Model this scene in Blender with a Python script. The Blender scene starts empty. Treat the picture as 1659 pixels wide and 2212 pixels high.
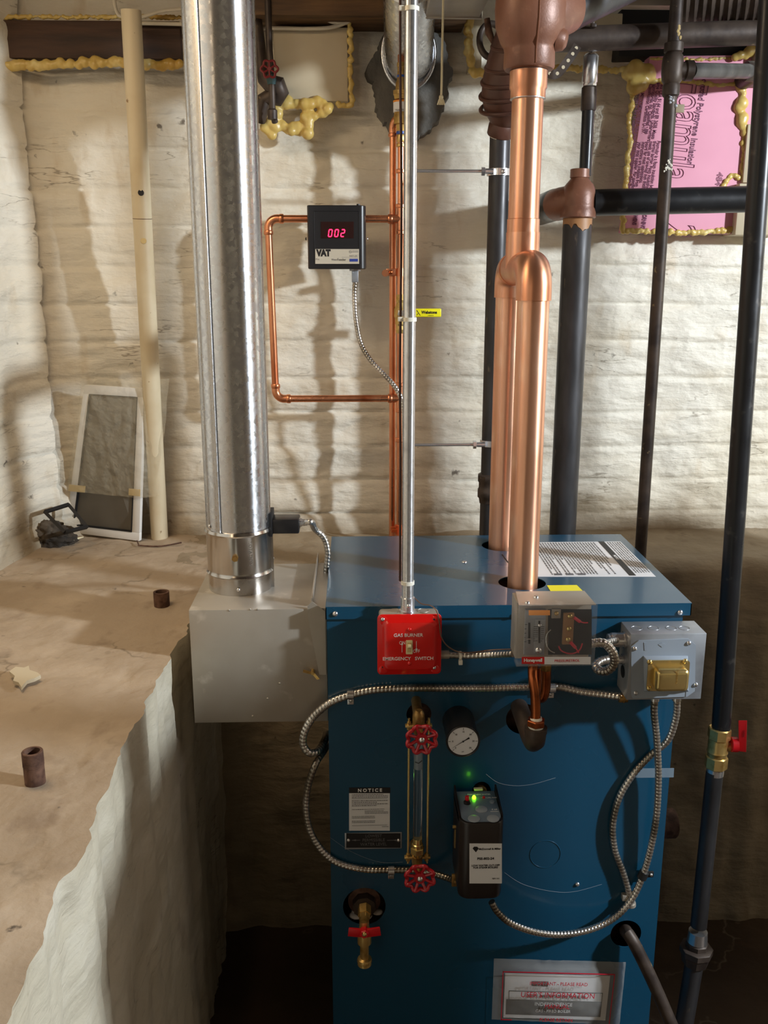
import bpy, bmesh, math, random
from mathutils import Vector, Matrix, noise
random.seed(7)
PI = math.pi
C = bpy.context.scene.collection
V = Vector

# ------------------------------------------------------------------ camera
F = 2000.0; CX, CY = 829.5, 1106.0
CAM = V((0, 0, 1.56)); PITCH = math.radians(14.2); YAW = math.radians(-1.77)
ROT = Matrix.Rotation(YAW, 3, 'Z') @ Matrix.Rotation(PI/2 - PITCH, 3, 'X')
cd = bpy.data.cameras.new('camera'); cam = bpy.data.objects.new('camera', cd); C.objects.link(cam)
cam.location = CAM; cam.rotation_euler = (PI/2 - PITCH, 0, YAW)
cd.sensor_fit = 'VERTICAL'; cd.sensor_height = 24; cd.lens = 24*F/2212; cd.clip_start = .02
bpy.context.scene.camera = cam

def ray(px, py): return ROT @ V(((px-CX)/F, -(py-CY)/F, -1))
def P(px, py, Y): d = ray(px, py); return CAM + d*((Y-CAM.y)/d.y)      # point of the plane y = Y seen at a photo position
def PZ(px, py, Z): d = ray(px, py); return CAM + d*((Z-CAM.z)/d.z)
def PX(px, py, X): d = ray(px, py); return CAM + d*((X-CAM.x)/d.x)
def S(n, px, py, Y): return (P(px+n, py, Y)-P(px, py, Y)).length     # n pixels in metres at that plane

# ------------------------------------------------------------------ objects
WL = {}
def setp(o, label=None, cat=None, group=None, kind=None):
    if label: o['label'] = label
    if cat: o['category'] = cat
    if group: o['group'] = group
    if kind: o['kind'] = kind
    return o
def link(o, world, parent=None):
    C.objects.link(o); WL[o.name] = V(world)
    if parent: o.parent = parent; o.location = V(world) - WL[parent.name]
    else: o.location = world
    return o
def thing(name, loc, label, cat, group=None):
    o = bpy.data.objects.new(name, None); o.empty_display_size = .03
    link(o, loc); return setp(o, label, cat, group)

class MB:
    def __init__(s): s.bm = bmesh.new()
    def merge(s, b, M=None):
        if M is not None: bmesh.ops.transform(b, matrix=M, verts=b.verts)
        me = bpy.data.meshes.new('t'); b.to_mesh(me); b.free(); s.bm.from_mesh(me); bpy.data.meshes.remove(me); return s
    def mesh(s, me): s.bm.from_mesh(me); bpy.data.meshes.remove(me); return s
    def box(s, a, b, bev=0, seg=2, M=None):
        a, b = V(a), V(b)
        t = bmesh.new(); bmesh.ops.create_cube(t, size=1)
        d = b-a; c = (a+b)/2
        bmesh.ops.transform(t, matrix=Matrix.Translation(c) @ Matrix.Diagonal((abs(d.x), abs(d.y), abs(d.z), 1)), verts=t.verts)
        if bev: bmesh.ops.bevel(t, geom=list(t.edges), offset=bev, segments=seg, affect='EDGES', profile=.5)
        return s.merge(t, M)
    def hexa(s, p, bev=0):            # eight corners: bottom loop then top loop
        t = bmesh.new(); v = [t.verts.new(q) for q in p]
        for f in ((0,3,2,1),(4,5,6,7),(0,1,5,4),(1,2,6,5),(2,3,7,6),(3,0,4,7)): t.faces.new([v[i] for i in f])
        bmesh.ops.recalc_face_normals(t, faces=t.faces)
        if bev: bmesh.ops.bevel(t, geom=list(t.edges), offset=bev, segments=2, affect='EDGES', profile=.5)
        return s.merge(t)
    def rings(s, rs, closed=False, caps=True):
        bm = s.bm; vs = [[bm.verts.new(p) for p in r] for r in rs]; n = len(vs[0]); m = len(vs)
        for i in range(m if closed else m-1):
            A, B = vs[i], vs[(i+1) % m]
            for j in range(n): bm.faces.new((A[j], A[(j+1) % n], B[(j+1) % n], B[j]))
        if caps and not closed: bm.faces.new(vs[0][::-1]); bm.faces.new(vs[-1])
        return s
    def tube(s, pts, r, seg=16, closed=False, caps=True, rf=None, step=None, smooth=True):
        pts = [V(p) for p in pts]
        if step: pts = resample(catmull(pts, closed) if smooth else pts, step, closed)
        n = len(pts); tans = []
        for i in range(n):
            a = pts[i-1] if (i or closed) else pts[0]; b = pts[(i+1) % n] if (i < n-1 or closed) else pts[-1]
            tans.append((b-a).normalized())
        up = V((0,0,1)) if abs(tans[0].z) < .9 else V((0,1,0))
        u = tans[0].cross(up).normalized(); rs = []; L = 0
        for i in range(n):
            t = tans[i]; u = (u - t*u.dot(t)).normalized(); w = t.cross(u)
            if i: L += (pts[i]-pts[i-1]).length
            ring = []
            for j in range(seg):
                a = 2*PI*j/seg
                rr = rf(L, a, i) if rf else (r[i] if isinstance(r, list) else r)
                ring.append(pts[i] + (u*math.cos(a) + w*math.sin(a))*rr)
            rs.append(ring)
        return s.rings(rs, closed, caps)
    def lathe(s, o, d, prof, seg=24, caps=True, hexn=0):   # prof: (t, r) along d
        o = V(o); d = V(d).normalized(); up = V((0,0,1)) if abs(d.z) < .9 else V((0,1,0))
        u = d.cross(up).normalized(); w = d.cross(u).normalized(); rs = []
        for t, r in prof:
            rs.append([o + d*t + (u*math.cos(2*PI*j/seg+.26) + w*math.sin(2*PI*j/seg+.26))*max(r, 1e-5) for j in range(seg)])
        return s.rings(rs, False, caps)
    def sphere(s, c, r, sub=2, sc=(1,1,1)):
        t = bmesh.new(); bmesh.ops.create_icosphere(t, subdivisions=sub, radius=1)
        return s.merge(t, Matrix.Translation(V(c)) @ Matrix.Diagonal((r*sc[0], r*sc[1], r*sc[2], 1)))
    def poly(s, pts, d):               # flat outline pushed along vector d
        bm = s.bm; a = [bm.verts.new(p) for p in pts]; b = [bm.verts.new(V(p)+V(d)) for p in pts]; n = len(pts)
        bm.faces.new(a); bm.faces.new(b[::-1])
        for i in range(n): bm.faces.new((a[i], b[i], b[(i+1) % n], a[(i+1) % n]))
        return s
    def build(s, name, m, parent=None, label=None, cat=None, group=None, kind=None, ang=40, flat=False, at=None):
        bm = s.bm
        bmesh.ops.recalc_face_normals(bm, faces=bm.faces)
        xs = [v.co for v in bm.verts]
        c = at or V(((min(p.x for p in xs)+max(p.x for p in xs))/2, (min(p.y for p in xs)+max(p.y for p in xs))/2, min(p.z for p in xs)))
        c = V(c)
        bmesh.ops.translate(bm, vec=-c, verts=bm.verts)
        me = bpy.data.meshes.new(name); bm.to_mesh(me); bm.free()
        if not flat:
            for p in me.polygons: p.use_smooth = True
            me.set_sharp_from_angle(angle=math.radians(ang))
        me.materials.append(m)
        o = bpy.data.objects.new(name, me); link(o, c, parent)
        return setp(o, label, cat, group, kind)

def catmull(p, closed=False, k=12):
    n = len(p); out = []
    for i in range(n if closed else n-1):
        if closed: a, b, c, d = p[i-1], p[i], p[(i+1) % n], p[(i+2) % n]
        else: a, b, c, d = p[max(i-1,0)], p[i], p[i+1], p[min(i+2,n-1)]
        for j in range(k):
            t = j/k; out.append(.5*((2*b)+(c-a)*t+(2*a-5*b+4*c-d)*t*t+(3*b-a-3*c+d)*t**3))
    if not closed: out.append(p[-1])
    return out
def resample(p, step, closed=False):
    q = list(p) + ([p[0]] if closed else []); cum = [0]
    for i in range(1, len(q)): cum.append(cum[-1] + (q[i]-q[i-1]).length)
    L = cum[-1]; n = max(2, int(round(L/step))); out = []; k = 0
    for i in range(n if closed else n+1):
        t = L*i/n
        while k < len(q)-2 and cum[k+1] < t: k += 1
        s = cum[k+1]-cum[k]; out.append(q[k].lerp(q[k+1], (t-cum[k])/s if s > 1e-9 else 0))
    return out
def arc(c, a, b, n=8):    # quarter bend from c+a to c+b about corner side: centre c, radius vectors a, b
    return [V(c) + V(a)*math.cos(PI/2*i/n) + V(b)*math.sin(PI/2*i/n) for i in range(n+1)]
def bend(p0, corner, p1, R, n=8):
    corner = V(corner); a = (V(p0)-corner).normalized(); b = (V(p1)-corner).normalized()
    c = corner + (a+b)*R
    return [V(p0)] + [c - b*R*math.cos(PI/2*i/n) - a*R*math.sin(PI/2*i/n) for i in range(n+1)] + [V(p1)]

def txtmesh(body, size, o, r, u, extrude=.0002, align='CENTER', outline=0, bold=0, sx=1, sp=1):
    c = bpy.data.curves.new('txt', 'FONT'); c.body = body; c.size = size; c.align_x = align; c.align_y = 'CENTER'
    c.resolution_u = 3; c.space_character = sp; c.space_line = .9
    if outline: c.fill_mode = 'NONE'; c.bevel_depth = outline; c.bevel_resolution = 0
    else: c.extrude = extrude; c.offset = bold
    ob = bpy.data.objects.new('txt', c); C.objects.link(ob)
    dg = bpy.context.evaluated_depsgraph_get(); dg.update()
    me = bpy.data.meshes.new_from_object(ob.evaluated_get(dg))
    bpy.data.objects.remove(ob); bpy.data.curves.remove(c)
    r = V(r).normalized(); u = V(u).normalized(); nrm = r.cross(u)
    M = Matrix(((r.x*sx,u.x,nrm.x,o[0]),(r.y*sx,u.y,nrm.y,o[1]),(r.z*sx,u.z,nrm.z,o[2]),(0,0,0,1)))
    me.transform(M); return me
def plate(outer, holes, o, ux, uy, th):  # flat sheet with real holes, th towards ux x uy
    c = bpy.data.curves.new('pl', 'CURVE'); c.dimensions = '2D'; c.fill_mode = 'BOTH'; c.extrude = th/2
    def sp(pts):
        s = c.splines.new('POLY'); s.points.add(len(pts)-1)
        for i, q in enumerate(pts): s.points[i].co = (q[0], q[1], 0, 1)
        s.use_cyclic_u = True
    sp(outer)
    for (cx, cy, rx, ry) in holes: sp([(cx+rx*math.cos(2*PI*i/32), cy+ry*math.sin(2*PI*i/32)) for i in range(32)])
    ob = bpy.data.objects.new('pl', c); C.objects.link(ob)
    dg = bpy.context.evaluated_depsgraph_get(); dg.update()
    me = bpy.data.meshes.new_from_object(ob.evaluated_get(dg)); bpy.data.objects.remove(ob); bpy.data.curves.remove(c)
    ux, uy = V(ux), V(uy); n = ux.cross(uy); o = V(o) + n*th/2
    me.transform(Matrix(((ux.x,uy.x,n.x,o.x),(ux.y,uy.y,n.y,o.y),(ux.z,uy.z,n.z,o.z),(0,0,0,1)))); return me

# ------------------------------------------------------------------ materials
def L(*c): return tuple((x/12.92 if x <= .04045 else ((x+.055)/1.055)**2.4) for x in [v/255 for v in c]) + (1,)
def mat(name, col, rough=.5, metal=0, var=(), bump=None, rvar=None, coat=0, stretch=None, **kw):
    m = bpy.data.materials.new(name); m.use_nodes = True; nt = m.node_tree; N = nt.nodes; K = nt.links
    b = N['Principled BSDF']; b.inputs['Base Color'].default_value = col
    b.inputs['Roughness'].default_value = rough; b.inputs['Metallic'].default_value = metal
    if coat: b.inputs['Coat Weight'].default_value = coat; b.inputs['Coat Roughness'].default_value = .1
    for k, v in kw.items(): b.inputs[k].default_value = v
    if not (var or bump or rvar): return m
    tc = N.new('ShaderNodeTexCoord'); mp = N.new('ShaderNodeMapping'); K.new(tc.outputs['Object'], mp.inputs['Vector'])
    if stretch: mp.inputs['Scale'].default_value = stretch
    last = None
    for (sc, c2, lo, hi, det) in var:
        n = N.new('ShaderNodeTexNoise'); n.inputs['Scale'].default_value = sc; n.inputs['Detail'].default_value = det
        K.new(mp.outputs[0], n.inputs['Vector'])
        mr = N.new('ShaderNodeMapRange'); mr.inputs[1].default_value = lo; mr.inputs[2].default_value = hi; K.new(n.outputs['Fac'], mr.inputs[0])
        mx = N.new('ShaderNodeMix'); mx.data_type = 'RGBA'
        if last: K.new(last, mx.inputs[6])
        else: mx.inputs[6].default_value = col
        mx.inputs[7].default_value = c2; K.new(mr.outputs[0], mx.inputs[0]); last = mx.outputs[2]
    if last: K.new(last, b.inputs['Base Color'])
    if rvar:
        n = N.new('ShaderNodeTexNoise'); n.inputs['Scale'].default_value = rvar[0]; n.inputs['Detail'].default_value = 4; K.new(mp.outputs[0], n.inputs['Vector'])
        mr = N.new('ShaderNodeMapRange'); mr.inputs[1].default_value = .3; mr.inputs[2].default_value = .7
        mr.inputs[3].default_value = rvar[1]; mr.inputs[4].default_value = rvar[2]
        K.new(n.outputs['Fac'], mr.inputs[0]); K.new(mr.outputs[0], b.inputs['Roughness'])
    if bump:
        n = N.new('ShaderNodeTexNoise'); n.inputs['Scale'].default_value = bump[0]; n.inputs['Detail'].default_value = 6; K.new(mp.outputs[0], n.inputs['Vector'])
        bp = N.new('ShaderNodeBump'); bp.inputs['Strength'].default_value = bump[1]; bp.inputs['Distance'].default_value = bump[2]
        K.new(n.outputs['Fac'], bp.inputs['Height']); K.new(bp.outputs[0], b.inputs['Normal'])
    return m
def emis(name, col, s):
    m = mat(name, (0,0,0,1), .4); b = m.node_tree.nodes['Principled BSDF']
    b.inputs['Emission Color'].default_value = col; b.inputs['Emission Strength'].default_value = s; return m

copper = mat('copper', L(240,182,150), .3, .92, var=[(9, L(222,154,118), .45, .62, 3), (30, L(248,204,174), .55, .75, 2)], rvar=(14,.3,.46), stretch=(1,1,.35))
copper_small = mat('copper_tarnished', L(232,158,118), .27, .97, var=[(20, L(196,116,78), .5, .7, 3)], rvar=(20,.22,.38), stretch=(1,1,.4))
copper_dull = mat('copper_dull', L(178,98,58), .34, 1, var=[(40, L(120,66,42), .45, .7, 3)])
brass = mat('brass', L(214,180,112), .34, .8, var=[(60, L(176,134,64), .5, .75, 3)])
brass_old = mat('brass_aged', L(172,138,82), .4, .8, var=[(50, L(110,80,40), .45, .7, 3)])
gold = mat('brass_zinc_plate', L(220,194,128), .24, .85)
iron = mat('black_iron', L(74,73,75), .42, .55, var=[(25, L(52,50,50), .4, .7, 4), (70, L(120,110,96), .68, .78, 3)], rvar=(30,.3,.55), stretch=(1,1,.3))
iron_dark = mat('black_iron_glossy', L(44,44,46), .3, .5, var=[(40, L(86,82,78), .62, .8, 4)], rvar=(20,.25,.45))
iron_old = mat('old_brown_iron', L(78,66,58), .5, .3, var=[(22, L(50,40,36), .4, .65, 5), (60, L(150,134,100), .68, .76, 4)], bump=(60,.3,.002))
rust = mat('rusty_pipe', L(112,82,66), .8, .2, var=[(60, L(76,50,38), .4, .6, 5)], bump=(120,.5,.002))
brownp = mat('brown_painted_casting', L(132,88,68), .42, .12, var=[(7, L(112,72,55), .4, .65, 4), (60, L(150,106,84), .6, .8, 4)], bump=(240,.22,.0012))
browndk = mat('dark_brown_casting', L(98,64,52), .42, .12, var=[(9, L(70,44,36), .4, .65, 4)], bump=(200,.2,.001))
galv = mat('galvanised_steel', L(200,202,206), .26, 1)
def galv_nodes(m, sc, lo, hi, c1, c2):
    nt = m.node_tree; N = nt.nodes; K = nt.links; b = N['Principled BSDF']
    tc = N.new('ShaderNodeTexCoord'); v = N.new('ShaderNodeTexVoronoi'); v.inputs['Scale'].default_value = sc
    n = N.new('ShaderNodeTexNoise'); n.inputs['Scale'].default_value = sc*.5; n.inputs['Detail'].default_value = 5
    K.new(tc.outputs['Object'], v.inputs['Vector']); K.new(tc.outputs['Object'], n.inputs['Vector'])
    s = N.new('ShaderNodeSeparateColor'); K.new(v.outputs['Color'], s.inputs[0])
    a = N.new('ShaderNodeMath'); a.operation = 'MULTIPLY'; K.new(s.outputs[0], a.inputs[0]); K.new(n.outputs['Fac'], a.inputs[1])
    r = N.new('ShaderNodeMapRange'); r.inputs[2].default_value = .6; r.inputs[3].default_value = lo; r.inputs[4].default_value = hi
    K.new(a.outputs[0], r.inputs[0]); K.new(r.outputs[0], b.inputs['Roughness'])
    x = N.new('ShaderNodeMix'); x.data_type = 'RGBA'; x.inputs[6].default_value = c1; x.inputs[7].default_value = c2
    r2 = N.new('ShaderNodeMapRange'); r2.inputs[1].default_value = .1; r2.inputs[2].default_value = .5; K.new(a.outputs[0], r2.inputs[0]); K.new(r2.outputs[0], x.inputs[0]); K.new(x.outputs[2], b.inputs['Base Color'])
galv_nodes(galv, 150, .24, .40, L(214,216,220), L(200,202,208))
galvbox = mat('galvanised_sheet', L(190,184,174), .40, .62, var=[(6, L(176,166,152), .4, .65, 4), (16, L(214,208,198), .62, .72, 5)], rvar=(9,.34,.55))
steel = mat('bright_steel', L(222,222,224), .27, .92)
alum = mat('aluminised_collar', L(206,204,202), .2, 1, var=[(10, L(180,176,172), .45, .65, 3)], rvar=(12,.14,.3))
emt = mat('conduit_zinc', L(216,218,222), .3, .9, var=[(60, L(180,182,188), .5, .8, 3)], rvar=(60,.24,.38))
flex = mat('armoured_cable_steel', L(218,214,208), .28, .95, var=[(12, L(150,142,130), .45, .6, 2)])
greybox = mat('grey_zinc_box', L(164,168,174), .38, .5, var=[(14, L(136,138,142), .45, .65, 4)], rvar=(20,.3,.5))
greypaint = mat('grey_enamel', L(150,160,172), .34, .1)
blue = mat('blue_enamel', L(19,72,100), .27, 0, coat=.3, rvar=(5,.24,.34))
black = mat('black_plastic', L(30,29,31), .32, 0)
blackm = mat('black_matte', L(22,21,22), .6, 0)
darkbrown = mat('dark_brown_plastic', L(34,27,26), .34, 0)
red = mat('red_enamel', L(214,22,18), .2, 0, coat=.4)
redw = mat('red_handwheel_enamel', L(176,22,36), .26, 0, coat=.4)
redh = mat('red_valve_handle', L(214,22,34), .36, 0)
ivory = mat('ivory_plastic', L(232,222,176), .3, 0)
white = mat('white_paper', L(232,232,234), .45, 0)
whitepl = mat('white_nylon', L(232,228,214), .4, 0)
whiteink = mat('white_ink', L(240,238,236), .5, 0)
blackink = mat('black_ink', L(24,22,24), .5, 0)
greyink = mat('grey_ink', L(104,102,104), .6, 0)
redink = mat('red_ink', L(206,40,60), .5, 0)
yellow = mat('yellow_vinyl', L(240,232,30), .35, 0)
orange = mat('orange_sticker', L(240,150,50), .4, 0)
blueink = mat('blue_ink', L(40,60,140), .5, 0)
bluetape = mat('blue_band', L(40,84,170), .4, 0)
pvc = mat('dirty_cream_pipe', L(214,200,170), .45, 0, var=[(7, L(196,176,140), .45, .7, 4), (45, L(140,110,76), .7, .76, 3)])
foam = mat('spray_foam', L(208,180,104), .35, 0, var=[(9, L(184,146,66), .42, .66, 4), (24, L(222,202,136), .55, .75, 3)], bump=(90,.25,.002), **{'Subsurface Weight': .05})
pink = mat('pink_foam_board', L(222,150,172), .5, 0, var=[(5, L(208,136,158), .4, .7, 3)])
darkwood = mat('dark_old_wood', L(74,50,36), .7, 0, var=[(5, L(50,34,26), .35, .65, 6)], stretch=(1,8,8), bump=(20,.4,.003))
joist = mat('joist_wood', L(112,82,50), .7, 0, var=[(6, L(74,52,32), .35, .65, 6)], stretch=(1,9,9), bump=(20,.4,.003))
paintedwood = mat('cream_painted_board', L(206,194,168), .5, 0, var=[(4, L(190,174,144), .4, .7, 4)], bump=(14,.15,.003))
mortar = mat('dark_mortar', L(112,108,102), .9, 0, var=[(9, L(78,76,72), .35, .65, 6)], bump=(30,.8,.01))
glassm = mat('clear_glass_tube', (1,1,1,1), .02, 0, **{'Transmission Weight': 1.0, 'IOR': 1.45})
clearpl = mat('clear_plastic', L(225,228,235), .05, 0, Alpha=.055)
rag = mat('grey_rag', L(84,74,62), .95, 0, var=[(20, L(52,46,40), .4, .6, 5)], bump=(300,.6,.002))
string = mat('cream_cord', L(224,212,176), .8, 0)
wirew = mat('white_cable_sheath', L(206,198,180), .5, 0)
wired = mat('dark_wire', L(70,40,30), .5, 0)
jute = mat('masking_tape', L(206,180,124), .6, 0)

def aniso(m, a=.75):
    nt = m.node_tree; b = nt.nodes['Principled BSDF']; t = nt.nodes.new('ShaderNodeTangent'); t.direction_type = 'RADIAL'; t.axis = 'Z'
    nt.links.new(t.outputs[0], b.inputs['Tangent']); b.inputs['Anisotropic'].default_value = a; b.inputs['Anisotropic Rotation'].default_value = .25
for m_, a_ in ((galv,.8),(emt,.8),(copper,.7),(alum,.6)): aniso(m_, a_)
# ------------------------------------------------------------------ setting
YW = 2.325; ZL = .92
def fbm(p, k=4):
    v = 0; a = 1; q = V(p)
    for _ in range(k): v += a*noise.noise(q); a *= .5; q = q*2.03
    return v
def wallmat(name, base, grime=False):
    m = bpy.data.materials.new(name); m.use_nodes = True; nt = m.node_tree; N = nt.nodes; K = nt.links; b = N['Principled BSDF']
    b.inputs['Roughness'].default_value = .6
    tc = N.new('ShaderNodeTexCoord'); last = None
    def nz(sc, det, lo, hi, mp=None, st=None):
        n = N.new('ShaderNodeTexNoise'); n.inputs['Scale'].default_value = sc; n.inputs['Detail'].default_value = det
        if st:
            g = N.new('ShaderNodeMapping'); g.inputs['Scale'].default_value = st; K.new(tc.outputs['Object'], g.inputs[0]); K.new(g.outputs[0], n.inputs[0])
        else: K.new(tc.outputs['Object'], n.inputs[0])
        r = N.new('ShaderNodeMapRange'); r.inputs[1].default_value = lo; r.inputs[2].default_value = hi; K.new(n.outputs['Fac'], r.inputs[0]); return r.outputs[0], n
    cur = base
    def mix(fac, c2, k=1):
        nonlocal cur
        x = N.new('ShaderNodeMix'); x.data_type = 'RGBA'
        if isinstance(cur, tuple): x.inputs[6].default_value = cur
        else: K.new(cur, x.inputs[6])
        x.inputs[7].default_value = c2
        if k != 1:
            mu = N.new('ShaderNodeMath'); mu.operation = 'MULTIPLY'; mu.inputs[1].default_value = k; K.new(fac, mu.inputs[0]); fac = mu.outputs[0]
        K.new(fac, x.inputs[0]); cur = x.outputs[2]
    f, _ = nz(2.2, 6, .45, .7); mix(f, L(208, 196, 170), .6)
    f, _ = nz(7, 6, .52, .72, st=(1,1,2.2)); mix(f, L(222, 212, 192), .7)
    f, _ = nz(12, 5, .6, .72, st=(1.4,1,.5)); mix(f, L(184, 156, 112), .35)
    f, _ = nz(30, 8, .7, .76); mix(f, L(78, 66, 54), .8)
    # thin dirty hairline cracks running mostly level
    f1, n_ = nz(3.2, 5, 0, 1, st=(1,1,7)); ab = N.new('ShaderNodeMath'); ab.operation = 'SUBTRACT'; ab.inputs[1].default_value = .5; K.new(n_.outputs['Fac'], ab.inputs[0])
    ac = N.new('ShaderNodeMath'); ac.operation = 'ABSOLUTE'; K.new(ab.outputs[0], ac.inputs[0])
    r = N.new('ShaderNodeMapRange'); r.inputs[1].default_value = .0; r.inputs[2].default_value = .009; r.inputs[3].default_value = 1; r.inputs[4].default_value = 0; K.new(ac.outputs[0], r.inputs[0])
    f2, _ = nz(5, 3, .5, .62); mm = N.new('ShaderNodeMath'); mm.operation = 'MULTIPLY'; K.new(r.outputs[0], mm.inputs[0]); K.new(f2, mm.inputs[1]); mix(mm.outputs[0], L(120, 106, 86), .7)
    if grime:
        sp_ = N.new('ShaderNodeSeparateXYZ'); K.new(tc.outputs['Object'], sp_.inputs[0])
        n_ = N.new('ShaderNodeTexNoise'); n_.inputs['Scale'].default_value = 5; n_.inputs['Detail'].default_value = 6; K.new(tc.outputs['Object'], n_.inputs[0])
        m1 = N.new('ShaderNodeMath'); m1.operation = 'MULTIPLY_ADD'; m1.inputs[1].default_value = -.30; K.new(n_.outputs['Fac'], m1.inputs[0]); K.new(sp_.outputs['Z'], m1.inputs[2])
        r = N.new('ShaderNodeMapRange'); r.inputs[1].default_value = -.08; r.inputs[2].default_value = .02; r.inputs[3].default_value = 1; r.inputs[4].default_value = 0; K.new(m1.outputs[0], r.inputs[0]); mix(r.outputs[0], L(140, 122, 94), .75)
    K.new(cur, b.inputs['Base Color'])
    _, n1 = nz(9, 8, 0, 1, st=(1,1,2.6)); _, n2 = nz(60, 4, 0, 1)
    ad = N.new('ShaderNodeMath'); ad.operation = 'MULTIPLY_ADD'; ad.inputs[1].default_value = .12
    K.new(n2.outputs['Fac'], ad.inputs[0]); K.new(n1.outputs['Fac'], ad.inputs[2])
    bp = N.new('ShaderNodeBump'); bp.inputs['Strength'].default_value = .7; bp.inputs['Distance'].default_value = .02
    K.new(ad.outputs[0], bp.inputs['Height']); K.new(bp.outputs[0], b.inputs['Normal'])
    return m
brick = wallmat('whitewashed_masonry', L(228, 222, 208), True)
def concretemat(name, base, c2, c3):
    m = wallmat(name, base); nt = m.node_tree
    mx = [n for n in nt.nodes if n.type == 'MIX']
    for n, c in zip(mx, (c2, c3, L(92, 66, 44), L(50, 42, 36))): n.inputs[7].default_value = c
    [n for n in nt.nodes if n.type == 'BUMP'][0].inputs['Strength'].default_value = .6
    nt.nodes['Principled BSDF'].inputs['Roughness'].default_value = .8
    return m
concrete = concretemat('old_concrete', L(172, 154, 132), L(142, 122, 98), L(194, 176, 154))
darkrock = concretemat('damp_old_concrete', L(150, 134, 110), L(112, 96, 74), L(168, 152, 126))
floorm = concretemat('basement_floor', L(76, 58, 40), L(58, 44, 30), L(90, 72, 52))

def hgrid(us, vs, fn):
    bm = bmesh.new(); g = [[bm.verts.new(fn(u, v)) for v in vs] for u in us]
    for i in range(len(us)-1):
        for j in range(len(vs)-1): bm.faces.new((g[i][j], g[i+1][j], g[i+1][j+1], g[i][j+1]))
    return bm
def fr(a, b, st): n = max(1, int(round(abs(b-a)/st))); return [a+(b-a)*i/n for i in range(n+1)]
def sheet(name, bm, m, kind='structure', label=None):
    o = MB(); o.bm = bm; return o.build(name, m, kind=kind, label=label, ang=180)

def course(x, z, s=1.0):
    pitch = .088*s; zz = z + .012*noise.noise(V((x*1.3, z*2, 3))) ; k = math.floor(zz/pitch); f = (zz/pitch - k)
    d = min(f, 1-f)*pitch; g = math.exp(-(d/.0045)**2)*(.4+.9*max(0, noise.noise(V((x*2.5, k*1.7, 9)))+.25))
    # vertical joints, staggered
    xp = (x + (k % 2)*.11 + .03*noise.noise(V((k*3.1, z, 1))))/.21; fx = xp - math.floor(xp); dx = min(fx, 1-fx)*.21
    gv = math.exp(-(dx/.005)**2)*.18*max(0, noise.noise(V((math.floor(xp)*2.3, k*1.1, 4)))+.2)
    return g+gv
def wpt(x, z):
    y = YW + .010*fbm((x*2.4, 0, z*2.2)) + .008*fbm((x*6, 5, z*13), 5) + .011*course(x, z)
    low = max(0, (1.0-z)/.08); y -= .008*low*low; y -= .05*max(0, (-.68-x)/.10)**2 if x > -.83 else .11
    return V((x, y, z))
sheet('wall_back', hgrid(fr(-.95, 1.35, .006), fr(.86, 2.32, .006), wpt), brick)
MB().box((1.3, 2.31, 0), (3.6, 2.4, 2.34)).build('wall_back_right', brick, kind='structure')
# left wall, slanting slightly, rounded into the corner
def lpt(y, z):
    base = -.775 - .16*(2.28-y); n = .010*fbm((y*2.4+7, 1, z*2.2)) + .006*fbm((y*9, 8, z*14)) - .014*course(y+.3, z)
    rnd = max(0, (y-2.17)/.11)
    return V((base + n + .03*rnd*rnd + .012*max(0,(1.0-z)/.08)**2, y, z))
sheet('wall_left', hgrid(fr(-3.0, .6, .2)[:-1]+fr(.6, 2.285, .008), fr(.86, 2.32, .008), lpt), brick)
MB().box((3.5, -3.1, 0), (3.6, 2.4, 2.34)).build('wall_right', darkrock, kind='structure')
MB().box((-1.8, -3.2, 0), (3.6, -3.1, 2.34)).build('wall_front', darkrock, kind='structure')
MB().box((-1.9, -3.2, -.1), (3.6, 2.5, 0)).build('floor', floorm, kind='structure')
MB().box((-1.9, -3.2, 2.34), (3.6, 2.5, 2.44)).build('ceiling', darkwood, kind='structure')

# ledge on the left: cross-section swept along y
edge = [PZ(x, y, ZL) for x, y in ((405,1352),(330,1490),(262,1620),(205,1780),(140,1905),(92,2010),(40,2150),(20,2212))]
edge.sort(key=lambda p: p.y)
def edx(y):
    e = edge
    if y <= e[0].y: return e[0].x
    if y >= e[-1].y: return e[-1].x
    for a, b in zip(e, e[1:]):
        if a.y <= y <= b.y: return a.x + (b.x-a.x)*(y-a.y)/(b.y-a.y)
def prof(t):   # t in 0..1 -> (distance from edge inwards, drop)
    if t < .5: return (.62*(1-t/.5)**1.0, 0)
    return (0, ((t-.5)/.5)**1.15*.93)
def ledge_pt(y, t):
    a, d = prof(t); ex = edx(y) + .009*fbm((0, y*12, 2), 4) + .005*noise.noise(V((4, y*45, 2)))
    z = ZL - d; x = ex - a
    r = .012; 
    if t >= .5 and d > 0: z -= .004
    if t >= .5: kk = min(1, d/.06); x += kk*(.006*fbm((1, y*5, z*5)) + .004*fbm((3, y*30, z*12)))
    else: z += (.007*fbm((x*4, y*4, 1)) + .0025*fbm((x*30, y*30, 1)))*min(1, a/.05)
    return V((x, y, z))
ts = fr(0, .44, .012) + fr(.44, .56, .003)[1:] + fr(.56, 1, .012)[1:]
lo_ = sheet('ledge_left', hgrid(fr(.1, 2.36, .009), ts, ledge_pt), concrete, label='rough old concrete ledge along the left wall')
lo_.data.materials.append(concretemat('limewashed_concrete', L(196,188,168), L(168,156,132), L(214,208,192)))
for p in lo_.data.polygons:
    if p.normal.z < .6 and p.normal.x > .5: p.material_index = 1
lo_.data.set_sharp_from_angle(angle=.9)
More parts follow.
